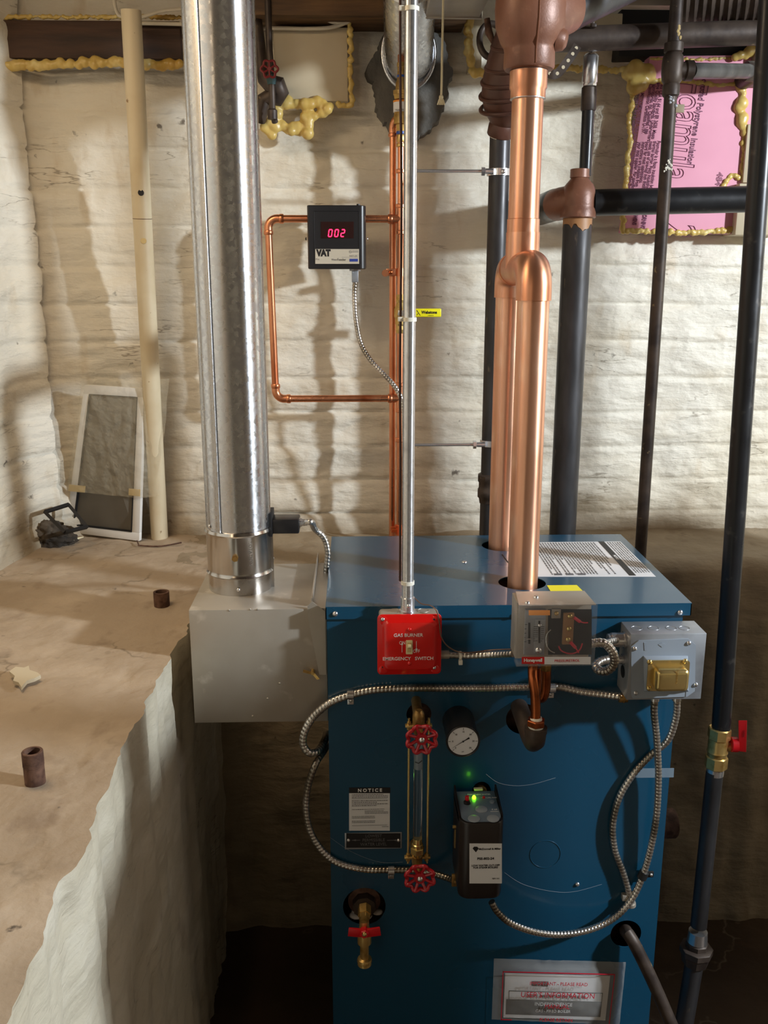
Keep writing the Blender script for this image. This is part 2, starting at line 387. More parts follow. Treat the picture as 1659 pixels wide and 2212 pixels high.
def ledge2_pt(x, t):
    e = 2.02 + .014*fbm((x*7, 3, 0), 4)
    if t < .4: a = (1-t/.4)*.36; y = e+a; z = ZL + .007*fbm((x*4, y*4, 1)) + .003*fbm((x*26, y*26, 1)); z -= .02*max(0, 1-a/.05)**2
    else: d = (t-.4)/.6*.93; z = ZL-.02-d*.98; y = e + .016*fbm((x*4, z*4, 7)) - .05*d + .004*fbm((x*20, z*20, 7))
    return V((x, y, z))
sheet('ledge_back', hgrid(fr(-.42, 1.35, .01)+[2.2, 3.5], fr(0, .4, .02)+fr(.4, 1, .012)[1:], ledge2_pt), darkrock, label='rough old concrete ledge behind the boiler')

# ------------------------------------------------------------------ light
def light(name, typ, loc, power, col, size, rot=None):
    l = bpy.data.lights.new(name, typ); l.energy = power; l.color = col
    if typ == 'POINT': l.shadow_soft_size = size
    else: l.size = size
    o = bpy.data.objects.new(name, l); C.objects.link(o); o.location = loc
    if rot: o.rotation_euler = rot
    return o
light('ceiling_bulb', 'POINT', (2.55, .42, 2.12), 185, (.84, .93, 1), .06)
light('back_fill_light', 'POINT', (-1.0, -1.0, 2.1), 3, (1, .74, .46), .16)  # weak warm fill added from behind the camera
fl_ = light('soft_fill_light', 'AREA', (-.80, 1.35, 2.32), 5, (1, .74, .46), .8); fl_.data.shape = 'RECTANGLE'; fl_.data.size_y = .25  # soft warm fill added above the left ledge to lift the wall shadows
# unseen objects added out of view at right to cast shadows
wh = thing('added_shade_tank', (1.36,1.47,0), 'added unseen pale grey water heater that shades the ledge right of the boiler', 'water heater')  # added tank, keeps the back ledge and floor at right in shade
tank_paint = mat('tank_enamel', L(176,176,170), .4)
MB().lathe((1.36,1.47,0), (0,0,1), [(.06,.24),(.065,.25),(1.30,.25),(1.33,.24),(1.35,.20),(1.355,.03)], 56).build('jacket', tank_paint, wh)
MB().lathe((1.36,1.47,0), (0,0,1), [(0,.22),(.06,.22)], 40).build('base_ring', blackm, wh)
for sx_ in (-.1,.1): MB().lathe((1.36+sx_,1.47,1.34), (0,0,1), [(0,.018),(.02,.018),(.02,.011),(.98,.011)], 20).build('water_pipe', copper_small, wh)
sc_ = thing('added_shade_column', (.95,.88,0), 'added unseen dark red steel column that throws a shadow on the left ledge', 'column')  # added post, throws the dark band across the left ledge top
colm = mat('column_red_oxide', L(92,44,36), .5)
MB().lathe((.95,.88,0), (0,0,1), [(.012,.038),(2.326,.038)], 32).build('shaft', colm, sc_)
for z_ in (0, 2.326): MB().box((.88,.81,z_),(1.02,.95,z_+.0125)).build('end_plate', colm, sc_)
cb_ = thing('added_shade_cabinet', (1.275,.77,0), 'added unseen grey metal cabinet that shades the side of the left ledge', 'cabinet')  # added blocker, keeps the bulb off the left ledge side
cbm = mat('cabinet_grey', L(120,122,118), .45)
MB().box((1.15,.69,.04),(1.32,1.00,1.48), .004).build('carcass', cbm, cb_); MB().box((1.16,.684,.06),(1.31,.689,1.46), .002).build('door', cbm, cb_); MB().box((1.17,.70,0),(1.30,.98,.04)).build('plinth', blackm, cb_); MB().box((1.18,.670,.75),(1.19,.684,.87), .002).build('handle', steel, cb_)
w = bpy.data.worlds.new('basement_dark'); bpy.context.scene.world = w; w.use_nodes = True
w.node_tree.nodes['Background'].inputs[0].default_value = (.5, .42, .32, 1); w.node_tree.nodes['Background'].inputs[1].default_value = .0
sc = bpy.context.scene
sc.view_settings.view_transform = 'Standard'; sc.view_settings.look = 'None'; sc.view_settings.gamma = 1
sc.view_settings.use_curve_mapping = False; sc.view_settings.exposure = 1.05
# ------------------------------------------------------------------ boiler
YF, YL = 1.480, 1.474
ZT = P(703, 1313, YL).z
xl, xr = P(703, 1313, YL).x, P(1494, 1313, YL).x
YB = PZ(1343, 1157, ZT).y
bl, br = P(706, 1345, YF).x, P(1474, 1345, YF).x
boiler = thing('boiler', ((bl+br)/2, (YF+YB)/2, 0), 'large blue enamelled gas boiler with copper pipes rising from its top', 'boiler')
LR = .0305
RF = PZ(1128, 1262, ZT); RB = PZ(1084, 1180, ZT)       # risers through the lid
cxp = (RF.x+RB.x)/2; RF.x = RB.x = cxp
def front(px, py, Y=YF): return P(px, py, Y)
fh = []    # holes in the front panel (x, z, rx, rz)
for px, py, r in ((905,1543,27), (1129,1553,36), (787,1958,46), (1352,2017,33)):
    p = front(px, py); fh.append((p.x-bl, p.z, S(r, px, py, YF), S(r, px, py, YF)))
pg = front(1062, 1697); fh.append((pg.x-bl-.018, pg.z-.012, .017, .02))
W = br-bl
MB().mesh(plate([(0,0),(W,0),(W,ZT-.002),(0,ZT-.002)], fh, (bl,YF+.0015,0), (1,0,0), (0,0,1), .0015)).build('front_panel', blue, boiler)
bd = MB(); bd.box((bl,YF+.0016,0), (bl+.002,YB,ZT-.002)); bd.box((br-.002,YF+.0016,0), (br,YB,ZT-.002)); bd.box((bl,YB-.002,0),(br,YB,ZT-.002))
bd.build('side_panels', blue, boiler)
lip = ZT - P(703, 1338, YL).z
lm = MB().mesh(plate([(0,0),(xr-xl,0),(xr-xl,YB+.006-YL),(0,YB+.006-YL)],
    [(RF.x-xl, RF.y-YL+.004, .043, .041), (RB.x-xl, RB.y-YL, .041, .041)], (xl,YL,ZT), (1,0,0), (0,1,0), .0016))
lm.box((xl,YL,ZT-lip),(xr,YL+.0016,ZT)); lm.box((xl,YL,ZT-lip),(xl+.0016,YB+.006,ZT)); lm.box((xr-.0016,YL,ZT-lip),(xr,YB+.006,ZT)); lm.box((xl,YB+.0045,ZT-lip),(xr,YB+.006,ZT))
lid = lm.build('top_panel', blue, boiler)
def screw(c, d, r, m=steel, parent=None, name='screw'):
    c = V(c); d = V(d).normalized(); b = MB()
    b.lathe(c, d, [(0, r), (r*.35, r*.96), (r*.7, r*.62), (r*.8, 0)], 14)
    u = d.cross(V((0,0,1)) if abs(d.z) < .9 else V((0,1,0))).normalized()
    return b.build(name, m, parent)
for px, py in ((724,1326),(1113,1328),(1469,1323)): screw(P(px,py,YL), (0,-1,0), .0048, steel, lid)
screw(PZ(1003,1216,ZT), (0,0,1), .0055, steel, lid)
a = PZ(1008,1227,ZT+.001)
MB().box(a-V((.006,.002,.001)), a+V((.006,.002,.0005))).build('slot', blackm, lid)
# seam line between the two halves of the top panel
s0 = PZ(1085,1198,ZT+.0016); s1 = PZ(1110,1232,ZT+.0016)
MB().tube([s0, s1], .0012, 6).build('seam', blackm, lid)
core = MB().box((bl+.05,YF+.045,.12),(br-.05,YB-.05,ZT-.06), .02).build('heat_exchanger', rust, boiler)
# knock-outs and scratches pressed in the front
ko = front(1178,1845); kk = MB(); kr = S(33,1178,1845,YF)
kk.tube([ko + V((math.cos(a*.1963)*kr, -.0002, math.sin(a*.1963)*kr)) for a in range(32)], .0007, 6, closed=True)
kk.build('knockout', blue, boiler)
screw(front(1247,1910), (0,-1,0), .0042, steel, boiler)
screw(front(1290,1385), (0,-1,0), .0048, steel, boiler)
def scratch(pts, r=.0004):
    MB().tube([front(x,y)+V((0,-.0002,0)) for x, y in pts], r, 5, step=.004).build('scratch', greypaint, boiler)
scratch(((1050,1672),(1075,1690),(1110,1697),(1150,1694),(1200,1680)))
scratch(((1090,1885),(1130,1910),(1190,1925),(1240,1926),(1300,1910)), .0003)
scratch(((712,1808),(760,1840),(820,1862),(870,1862)), .0002)
# labels
def flatpoly(name, pts, m, parent, th=V((0,-.0006,0))):
    return MB().poly([V(p) for p in pts], th).build(name, m, parent, flat=True)
def bars(o, r, u, w, h, rows, frac, m, parent, name='printed_lines', seed=1, th=.0004, words=True):
    rnd = random.Random(seed); b = MB(); o, r, u = V(o), V(r).normalized(), V(u).normalized(); n = r.cross(u); ph = h/rows
    for i in range(rows):
        x = 0; end = w*(1 if rnd.random() < .7 else rnd.uniform(.4,.9))
        while x < end:
            l = rnd.uniform(.012, .06)*w if words else end; l = min(l, end-x)
            p = o + r*x - u*(i+.5)*ph
            b.poly([p, p+r*l, p+r*l+u*ph*frac, p+u*ph*frac], n*th); x += l + .012*w
    return b.build(name, m, parent, flat=True)
T = lambda body, size, o, r, u, m, parent, name='lettering', **k: MB().mesh(txtmesh(body, size, o, r, u, **k)).build(name, m, parent, flat=True)
RX, UZ = V((1,0,0)), V((0,0,1))
# caution sheet on top
zt = ZT+.0018
c0, c1, c2, c3 = PZ(1142,1246,zt), PZ(1417,1246,zt), PZ(1337,1170,zt), PZ(1120,1170,zt)
lab = flatpoly('instruction_label', (c0,c1,V((c1.x,c2.y,zt)),V((c0.x,c2.y,zt))), white, boiler, V((0,0,.0004)))
lw, ld = c1.x-c0.x, c2.y-c0.y
q = zt+.0006
sx_ = c0.x + lw*.80
flatpoly('black_stripe', (V((sx_,c0.y,q)),V((sx_+.012,c0.y,q)),V((sx_+.012,c2.y,q)),V((sx_,c2.y,q))), blackink, lab, V((0,0,.0003)))
T('NOTICE', .0085, V((sx_+.006,(c0.y+c2.y)/2,q+.0005)), V((0,-1,0)), V((1,0,0)), whiteink, lab)
bars(V((c0.x+.045,c2.y-.006,q)), V((0,-1,0)), V((-1,0,0)), ld*.93, sx_-c0.x-.053, 24, .42, greyink, lab, seed=4, th=-.0002)
bars(V((sx_+.016,c2.y-.006,q)), V((0,-1,0)), V((-1,0,0)), ld*.9, lw*.13, 6, .35, greyink, lab, seed=5, th=-.0002)
for k in range(3): MB().box(V((c0.x+.05+k*.022,c0.y+.006,q)), V((c0.x+.064+k*.022,c0.y+.016,q+.0003))).build('warning_box', greyink, lab, flat=True)
y0, y1, y2, y3 = PZ(1196,1279,zt), PZ(1248,1279,zt), PZ(1246,1264,zt), PZ(1181,1264,zt)
flatpoly('yellow_sticker', (V((y3.x,y0.y-.008,zt)),V((y2.x+.004,y0.y-.008,zt)),V((y2.x,y2.y,zt)),V((y3.x,y2.y,zt))), yellow, boiler, V((0,0,.0004)))
# notice label
def prect(name, x0, y0, x1, y1, m, parent, Y=YF, dy=.0006):
    a = P(x0,y0,Y); b = P(x1,y0,Y); c = P(x1,y1,Y); d = P(x0,y1,Y)
    return flatpoly(name, (d,c,b,a), m, parent, V((0,-dy,0)))
nl = prect('notice_label', 754,1701,842,1794, white, boiler)
prect('black_heading', 754,1701,843,1713, blackink, nl, YF-.0006)
T('NOTICE', .0088, P(799,1707.5,YF-.0014), RX, UZ, whiteink, nl, bold=.0003, sp=1.5)
o_ = P(760,1716,YF-.0007); wN = S(77,760,1716,YF)
def lines(x, y, w, h, rows, m, parent, frac=.4, seed=1, Y=YF-.0007):
    bars(P(x,y,Y), RX, UZ, S(w,x,y,Y), S(h,x,y,Y), rows, frac, m, parent, seed=seed, th=.0002)
lines(760,1716,78,10,3, greyink, nl, seed=2); lines(760,1729,78,16,4, greyink, nl, seed=3)
lines(760,1748,70,3,1, greyink, nl, seed=4); lines(788,1751,50,9,3, greyink, nl, seed=6); lines(760,1763,50,7,2, greyink, nl, seed=7)
lines(760,1773,50,7,2, greyink, nl, seed=8); lines(825,1785,14,3,1, greyink, nl, seed=8)
for yy in (1725,1783): 
    a = P(760,yy,YF-.0007); MB().box(a, a+V((wN,-.0003,-.0005))).build('rule', greyink, nl, flat=True)
# water level plate
wl = MB().box(P(745,1834,YF)-V((0,.0015,0)), P(868,1797,YF), .0004).build('water_level_plate', greybox, boiler, label='black metal plate reading lowest permissible water level')
prect('black_field', 748,1800,865,1831, blackink, wl, YF-.0016, .0003)
for t_, yy in (('LOWEST',1806),('PERMISSIBLE',1815),('WATER LEVEL',1824)): T(t_, .0085, P(807,yy,YF-.0022), RX, UZ, greyink, wl, sx=.9)
for x0, x1, tip in ((760,778,764),(836,858,852)):
    b_ = MB(); b_.box(P(x0,1815.6,YF-.002), P(x1,1814.6,YF-.0024))
    b_.poly([P(tip-4,1815,YF-.002),P(tip+5,1817,YF-.002),P(tip+5,1813,YF-.002)], V((0,-.0003,0)))
    b_.build('arrow', greyink, wl, flat=True)
for x in (753,861): screw(P(x,1815,YF-.0016), (0,-1,0), .0034, steel, wl)
# strip of clear tape by the cable
tp = MB().poly([P(1372,1680,YF), P(1455,1679,YF), P(1456,1659,YF), P(1380,1660,YF)], V((0,-.0004,0))).build('clear_tape', mat('tape_film', L(150,170,186), .3, 0, Alpha=.45), boiler, flat=True)

# ------------------------------------------------------------------ flue box and flue pipe
YH = 1.50; ZH = P(405,1318,YH).z
hl, hr = P(408,1330,YH).x, P(700,1330,YH).x
ZHB = P(420,1562,YH).z
YHB = 1.76
hood = thing('vent_hood', ((hl+hr)/2, 1.63, ZHB), 'square galvanised sheet metal flue box on the left side of the boiler', 'flue box')
hb = MB().box((hl,YH,ZHB),(bl-.001,YHB,ZH), .0012).build('box_shell', galvbox, hood)
fx = P(672,1312,YH).x
r_ = MB(); r_.box((fx,YH+.01,ZH-.001),(fx+.0022,YHB+.02,ZH+.016)); r_.box((fx+.002,YH+.0,ZH-.001),(bl-.002,YHB,ZH+.001))
r_.poly([V((fx-.006,YH-.001,ZH-.012)),V((fx-.006,YH-.001,ZH+.006)),V((fx+.002,YH-.001,ZH+.014)),V((fx+.024,YH-.001,ZH-.004)),V((fx+.024,YH-.001,ZHB+.09)),V((fx+.012,YH-.001,ZHB+.09))], V((0,-.0018,0)))
r_.build('seam_flange', galvbox, hood)
w_ = MB(); c = P(676,1448,YH); w_.lathe(c, (0,-1,0), [(0,.003),(.014,.003)], 10); 
w_.poly([c+V((-.002,-.006,0)), c+V((-.016,-.009,.006)), c+V((-.017,-.009,.001)), c+V((-.004,-.006,-.004))], V((0,-.0015,0)))
w_.poly([c+V((.002,-.006,0)), c+V((.012,-.009,-.012)), c+V((.007,-.009,-.013)), c+V((-.001,-.006,-.004))], V((0,-.0015,0)))
w_.build('wing_screw', brass, hood)
for x, y in ((604,1476),(578,1509),(546,1547),(495,1318),(540,1316),(556,1316)): screw(P(x,y,YH), (0,-1,0), .002, galvbox, hood, 'rivet')
fc = PZ(521,1266,ZH); FR = .0575
ft = P(470,0,fc.y).z + .12
zb1 = P(518,1250,fc.y-FR).z; zb2 = P(518,1159,fc.y-FR).z
flue = thing('flue_pipe', (fc.x,fc.y,ZH), 'wide shiny galvanised flue pipe rising from the sheet metal flue box', 'flue pipe')
MB().lathe((fc.x,fc.y,0), (0,0,1), [(ZH,FR),(zb1-.003,FR),(zb1,FR+.0035),(zb1+.004,FR+.001),(zb1+.007,FR+.001),(zb2-.004,FR+.0015),(zb2,FR+.0045),(zb2+.005,FR+.003),(zb2+.007,FR-.001)], 72).build('damper_collar', alum, flue)
MB().lathe((fc.x,fc.y,0), (0,0,1), [(zb2+.004,FR+.0005),(2.10,FR+.0005),(2.105,FR+.002),(2.33,FR+.002)], 96).build('pipe_section', galv, flue)
def fl(px, py, off=0): # point on the flue surface
    d = ray(px, py); o = CAM - V((fc.x,fc.y,0)); a = d.x**2+d.y**2; b = 2*(o.x*d.x+o.y*d.y); c_ = o.x**2+o.y**2-(FR+off)**2
    t = (-b-math.sqrt(max(0,b*b-4*a*c_)))/(2*a); return CAM + d*t
def flr(px, py, off=0):
    p = fl(px, py, off); n = V((p.x-fc.x, p.y-fc.y, 0)).normalized(); return p, n
p, n = flr(478,1140)
se = MB(); a_ = math.atan2(n.y,n.x)
rs = []
for z in (zb2+.006, 2.33):
    ring = []
    for da, rr in ((-.085,0),(-.07,.0026),(-.01,.0030),(.0,.0012),(.012,.0012)):
        ring.append(V((fc.x+math.cos(a_+da)*(FR+.0006+rr), fc.y+math.sin(a_+da)*(FR+.0006+rr), z)))
    rs.append(ring)
se.rings(rs).build('lock_seam', galv, flue)
se = MB(); p, n = flr(586,1200); a_ = math.atan2(n.y,n.x)
se.rings([[V((fc.x+math.cos(a_+da)*(FR+rr), fc.y+math.sin(a_+da)*(FR+rr), z)) for da, rr in ((-.03,0),(-.02,.004),(.02,.004),(.03,0))] for z in (ZH,zb1+.055+.04)]).build('collar_seam', alum, flue)
p, n = flr(508,1206); b = MB(); b.lathe(p, n, [(0,.006),(.004,.006),(.004,.0045),(.007,.0045),(.007,.002),(.009,.002)], 6); b.build('nut', brass_old, flue)
for x, y in ((515,1274),(453,1137),(589,1206),(590,1252)): 
    p, n = flr(x, y, .001); screw(p, n, .0034, steel, flue)
p, n = flr(541,1196,.0012); t_ = V((0,0,1)).cross(n)
T('ROTATION', .0085, p+V((0,0,.0)), V((0,0,-1)), t_, galv, flue, name='stamped_lettering', sp=1.05)
# damper motor box on the right of the flue
a = P(594,1128,fc.y+.01); dm = thing('damper_actuator', (fc.x+FR+.035, fc.y+.01, P(620,1152,fc.y).z), 'small black box on the right side of the galvanised flue', 'actuator')
x0 = fc.x+FR+.001; z1 = P(600,1119,fc.y).z; z0 = P(600,1150,fc.y).z; x1 = P(647,1135,fc.y).x
MB().box((x0,fc.y-.012,z0),(x1,fc.y+.03,z1), .003).build('housing', black, dm)
MB().box((x0-.004,fc.y-.016,z0-.004),(x0+.003,fc.y+.034,z1+.012), .001).build('mounting_plate', blackm, dm)
MB().lathe((x1-.002,fc.y+.004,(z0+z1)/2+.004), (1,0,0), [(0,.008),(.006,.008),(.006,.0065),(.012,.0065)], 16).build('connector', steel, dm)

# ------------------------------------------------------------------ armoured cable
def cable(name, pts, r, label, group=None, pitch=.0068, cat='cable', parent=None, step=.0009):
    def rf(L_, a, i):
        ph = (L_/pitch + a/(2*PI)) % 1.0
        return r*(1 + .13*(1-abs(2*ph-1)**1.6) - .07)
    b = MB().tube(pts, r, 14, rf=rf, step=step)
    return b.build(name, flex, parent, label, cat, group, ang=70)
KR = .0062
fitc = V((x1+.010,fc.y+.004,(z0+z1)/2+.004))
cable('armoured_cable', [fitc, fitc+V((.012,0,.0)), P(680,1142,1.69), P(700,1162,1.70), P(708,1190,1.70), P(707,1213,1.70), V((bl-.008,1.70,ZH-.012))], .0058,
      'short flexible steel cable curving from black damper box down beside the boiler')

# ------------------------------------------------------------------ copper risers
cr = thing('copper_riser', (cxp,(RF.y+RB.y)/2,ZT), 'thick twin copper steam pipes joining into one above the blue boiler', 'pipe')
R = .0272
zel = P(1160,590,RF.y).z; zj = P(1160,650,RF.y-R).z   # elbow height and sleeve end
zel = P(1128,575,(RF.y+RB.y)/2).z - .004
ym = (RF.y+RB.y)/2
for c in (RF, RB): MB().lathe((c.x,c.y,0), (0,0,1), [(ZT-.07,R),(zj+.004,R)], 48).build('riser_pipe', copper, cr)
RE = R+.0028
arcs = [V((cxp,RF.y,zj))] + [V((cxp,RF.y,zel-.038))] + [V((cxp, RF.y+.036-.036*math.cos(a), zel-.036+.036*math.sin(a))) for a in [PI/2*i/8 for i in range(1,9)]] 
arcs2 = [V((p.x, 2*ym-p.y, p.z)) for p in arcs]
def el(pts): return MB().tube(pts, RE, 40).build('elbow', copper, cr)
el(arcs+[V((cxp,RF.y+.052,zel))]); el(arcs2+[V((cxp,RB.y-.052,zel))])
t_ = MB().tube([V((cxp,RF.y+.045,zel)), V((cxp,RB.y-.045,zel))], RE-.001, 40)
t_.lathe((cxp,ym,zel), (0,0,1), [(.0,RE),(.062,RE)], 40); t_.build('tee', copper, cr)
ztp = P(1140,152,ym).z
MB().lathe((cxp,ym,0), (0,0,1), [(zel+.05,R),(ztp,R)], 48).build('upper_pipe', copper, cr)
zc1 = P(1140,215,ym).z
MB().lathe((cxp,ym,0), (0,0,1), [(zc1,R+.0028),(ztp-.032,R+.0028),(ztp-.028,R+.005),(ztp-.002,R+.005),(ztp,R+.002)], 48).build('male_adapter', copper, cr)
for z in (zc1-.0005, zj-.0005): pass
b = MB().lathe((cxp,ym,0), (0,0,1), [(zc1-.0015,R+.001),(zc1,R+.0032),(zc1+.001,R+.0032)], 48)
b.build('solder_ring', steel, cr)
zz = P(1135,474,ym).z
MB().lathe((cxp,ym,0), (0,0,1), [(zel+.05,R+.0016),(zz,R+.0016),(zz+.001,R+.0004)], 48).build('coupling_sleeve', copper, cr)
# ------------------------------------------------------------------ things on the boiler front
def PF(x, y, dy=0): return P(x, y, YF-dy)
def nutp(c, d, r, h, m, parent, name='hex_nut', bore=None):
    b = MB(); b.lathe(c, d, [(0,r*.93),(h*.12,r),(h*.88,r),(h,r*.93)], 6); return b.build(name, m, parent, ang=20)

# emergency switch box
YS = 1.438
sw = thing('emergency_switch', P(884,1454,YS+.02), 'red square emergency switch plate reading gas burner with a cream toggle', 'switch')
a, b_ = P(819,1329,YS), P(948,1452,YS)
MB().box((a.x,YS+.001,b_.z),(b_.x,YL-.001,a.z), .006, 3).build('back_box', galvbox, sw)
ra, rb = P(815,1327,YS), P(952,1454,YS); cxr, czr = (ra.x+rb.x)/2, (ra.z+rb.z)/2; hx, hz = (rb.x-ra.x)/2, (ra.z-rb.z)/2
def rrect(cx, cz, hx, hz, r, Y, n=6):
    o = []
    for sx, sz, a0 in ((1,1,0),(-1,1,90),(-1,-1,180),(1,-1,270)):
        for i in range(n+1):
            t = math.radians(a0+90*i/n); o.append(V((cx+sx*(hx-r)+r*math.cos(t), Y, cz+sz*(hz-r)+r*math.sin(t))))
    return o
plt = MB(); plt.rings([rrect(cxr,czr,hx,hz,.007,YS),rrect(cxr,czr,hx,hz,.007,YS-.003),rrect(cxr,czr,hx-.0012,hz-.0012,.007,YS-.0042),rrect(cxr,czr,hx-.007,hz-.007,.011,YS-.005),rrect(cxr,czr,hx-.010,hz-.010,.013,YS-.0085),rrect(cxr,czr,hx-.013,hz-.013,.013,YS-.0098)])
pl_ = plt.build('cover_plate', red, sw)
for sx in (-1,1):
    for sz in (-1,1): MB().lathe((cxr+sx*(hx-.0095),YS-.003,czr+sz*(hz-.0095)), (0,-1,0), [(0,.008),(.0022,.0075),(.0028,.006)], 20).build('corner_seat', red, sw)
YR = YS-.0100
for x, y in ((827,1338),(938,1442)): screw(P(x,y,YS-.0058), (0,-1,0), .0034, steel, sw)
for x, y in ((938,1338),(827,1441)):
    MB().lathe(P(x,y,YS-.0057), (0,-1,0), [(0,.0017),(.0004,.0017)], 12).build('screw_hole', blackm, sw)
for x, y in ((884.5,1360),(884.5,1433)): screw(P(x,y,YR+.0008), (0,-1,0), .0036, red, sw)
T('GAS BURNER', .0082, P(882,1372.5,YR), RX, UZ, whiteink, sw, bold=.00008)
T('EMERGENCY   SWITCH', .0082, P(881.5,1423,YR), RX, UZ, whiteink, sw, bold=.00008)
T('ON', .0082, P(869,1389,YR), RX, UZ, whiteink, sw, sx=.8); T('OFF', .0082, P(899.5,1407,YR), RX, UZ, whiteink, sw, sx=.8)
for x, y0_, y1_ in ((868.5,1409,1393),(899.5,1385,1401)):
    b = MB(); p0 = P(x,y0_,YR); p1 = P(x,y1_,YR); d = (p1-p0).normalized()
    b.poly([p0+V((-.0004,0,0)),p1+V((-.0004,0,0)),p1+V((.0004,0,0)),p0+V((.0004,0,0))], V((0,-.0003,0)))
    b.poly([p1+V((-.0019,0,0)),p1+V((.0019,0,0)),p1+d*.005], V((0,-.0003,0))); b.build('arrow', whiteink, sw, flat=True)
tg = MB(); p0, p1 = P(877,1383,YR), P(891,1412,YR)
tg.rings([rrect((p0.x+p1.x)/2,(p0.z+p1.z)/2,(p1.x-p0.x)/2,(p0.z-p1.z)/2,.001,y) for y in (YR+.001,YR-.0022)]).build('toggle_frame', ivory, sw)
m_ = V(((p0.x+p1.x)/2, YR-.002, (p0.z+p1.z)/2))
MB().box(m_+V((-.0034,.0005,-.0085)), m_+V((.0034,-.0005,.0085))).build('toggle_slot', jute, sw)
MB().hexa([m_+V(q) for q in ((-.003,0,-.002),(.003,0,-.002),(.003,0,.006),(-.003,0,.006),(-.0026,-.011,.004),(.0026,-.011,.004),(.0026,-.010,.0085),(-.0026,-.010,.0085))], .0006).build('toggle', ivory, sw)
for x in (853,914):
    p = PZ(x,1319,a.z); b = MB(); b.tube([p+V((math.cos(t*.3927)*.0095,math.sin(t*.3927)*.0095,.0001)) for t in range(16)], .0005, 6, closed=True); b.build('knockout_ring', galvbox, sw)
MB().lathe(P(947,1414,YS+.016), (1,0,0), [(0,.0085),(.004,.0085),(.004,.0075),(.018,.0075),(.018,.0065)], 16).build('cable_connector', galvbox, sw)

# conduit from the ceiling to the switch box
YC = 1.455; cc = P(881,1200,YC); zt_ = a.z
cdt = thing('conduit', (cc.x,YC,zt_), 'straight bright steel conduit running up from the red switch box to the ceiling', 'conduit')
MB().lathe((cc.x,YC,0), (0,0,1), [(zt_+.014,.0098),(2.30,.0098)], 32).build('conduit_tube', emt, cdt)
zf = P(881,1290,YC).z
MB().lathe((cc.x,YC,0), (0,0,1), [(zt_,.0135),(zt_+.003,.0135),(zt_+.003,.0118),(zf,.0118),(zf+.001,.0105)], 32).build('set_screw_connector', emt, cdt)
screw(V((cc.x+.001,YC-.0118,(zt_+zf)/2+.001)), (0,-1,0), .0036, steel, cdt)
for y in (20, 690, 1258):
    p = P(885,y,YC); b = MB(); b.lathe((cc.x,YC,p.z-.003), (0,0,1), [(0,.0102),(0,.0112),(.006,.0112),(.006,.0102)], 24)
    if y != 1258: b.box((cc.x-.018,YC-.006,p.z-.003),(cc.x-.009,YC-.001,p.z+.004), .001)
    b.build('cable_tie', whitepl, None, {20:'white cable tie round the conduit just under the ceiling',690:'white cable tie round the conduit beside the yellow valve lever',1258:'white cable tie round the conduit low above the red switch'}[y], 'cable tie')
# thermostat wire beside the conduit
wx = cc.x-.0128
pts = [V((wx-.004,YC,2.28)), V((wx-.003,YC,P(868,120,YC).z)), V((wx,YC,P(866,450,YC).z)), V((wx-.0015,YC,P(866,800,YC).z)), V((wx,YC,P(866,1000,YC).z)), V((wx,YC,P(866,1255,YC).z))]
MB().tube(pts, .0019, 8, step=.01).build('thermostat_wire', wired, None, 'thin dark brown wire tied along the left of the steel conduit', 'wire')
pts = [P(894,1290,YC), P(910,1304,YC-.004), P(930,1308,YC-.004), P(943,1320,YS-.004), P(949,1345,YS-.006), P(953,1375,YS-.004), P(966,1395,YS), P(990,1408,YS+.008), P(1020,1409,YS+.012), P(1060,1404,YS+.012), P(1112,1402,1.42)]
MB().tube(pts, .0011, 8, step=.004).build('control_wire', mat('silver_wire', L(150,120,104), .3, .8), None, 'very thin wire curving round the red switch plate towards the clear control box', 'wire')
# cable from the switch to the pressure control
cable('armoured_cable', [P(966,1414,YS+.016), P(1010,1416,YS+.016), P(1060,1414,YS+.008), P(1108,1412,1.412)], .0058, 'short straight steel cable between red switch and clear control box')
p = P(994,1416,YS+.014); b = MB(); b.lathe(p+V((-.002,0,0)), (1,0,0), [(0,.0062),(0,.0074),(.0042,.0074),(.0042,.0062)], 20); b.box(p+V((-.0034,-.011,-.013)), p+V((.0034,-.004,-.005)), .001)
b.build('cable_tie', whitepl, None, 'white cable tie on the short cable right of the red switch', 'cable tie')

# pressure control
Y1, Y0 = 1.336, 1.404
pa, pb = P(1123,1309,Y1), P(1281,1438,Y1)
pc = thing('pressure_control', ((pa.x+pb.x)/2,(Y0+Y1)/2,pb.z), 'clear fronted pressure control box with red maker tab and wires inside', 'pressure control')
bx0 = P(1111,1300,Y0).x
bxm = MB(); bxm.box((pa.x-.0005,Y1+.022,pb.z+.004),(pb.x-.002,Y0,pa.z-.002), .0008); bxm.build('metal_case', galvbox, pc)
tp_ = MB().hexa([V(q) for q in ((pa.x-.001,Y1+.004,pa.z-.0015),(pb.x,Y1+.004,pa.z-.0015),(P(1262,1279,Y0).x,Y0,pa.z-.0015),(P(1114,1277,Y0).x,Y0,pa.z-.0015),(pa.x-.001,Y1+.004,pa.z),(pb.x,Y1+.004,pa.z),(P(1262,1279,Y0).x,Y0,pa.z),(P(1114,1277,Y0).x,Y0,pa.z))]).build('top_plate', galvbox, pc)
cv = MB(); t = .0014
cv.box((pa.x-.002,Y1,pb.z),(pb.x+.002,Y1+t,pa.z+.001)); cv.box((pa.x-.002,Y1+t,pb.z),(pa.x-.002+t,Y1+.024,pa.z+.001)); cv.box((pb.x+.002-t,Y1+t,pb.z),(pb.x+.002,Y1+.024,pa.z+.001)); cv.box((pa.x-.002+t,Y1+t,pb.z),(pb.x+.002-t,Y1+.024,pb.z+t)); cv.box((pa.x-.002+t,Y1+t,pa.z+.001-t),(pb.x+.002-t,Y1+.010,pa.z+.001))
cv.build('clear_cover', clearpl, pc)
YI = Y1+.021
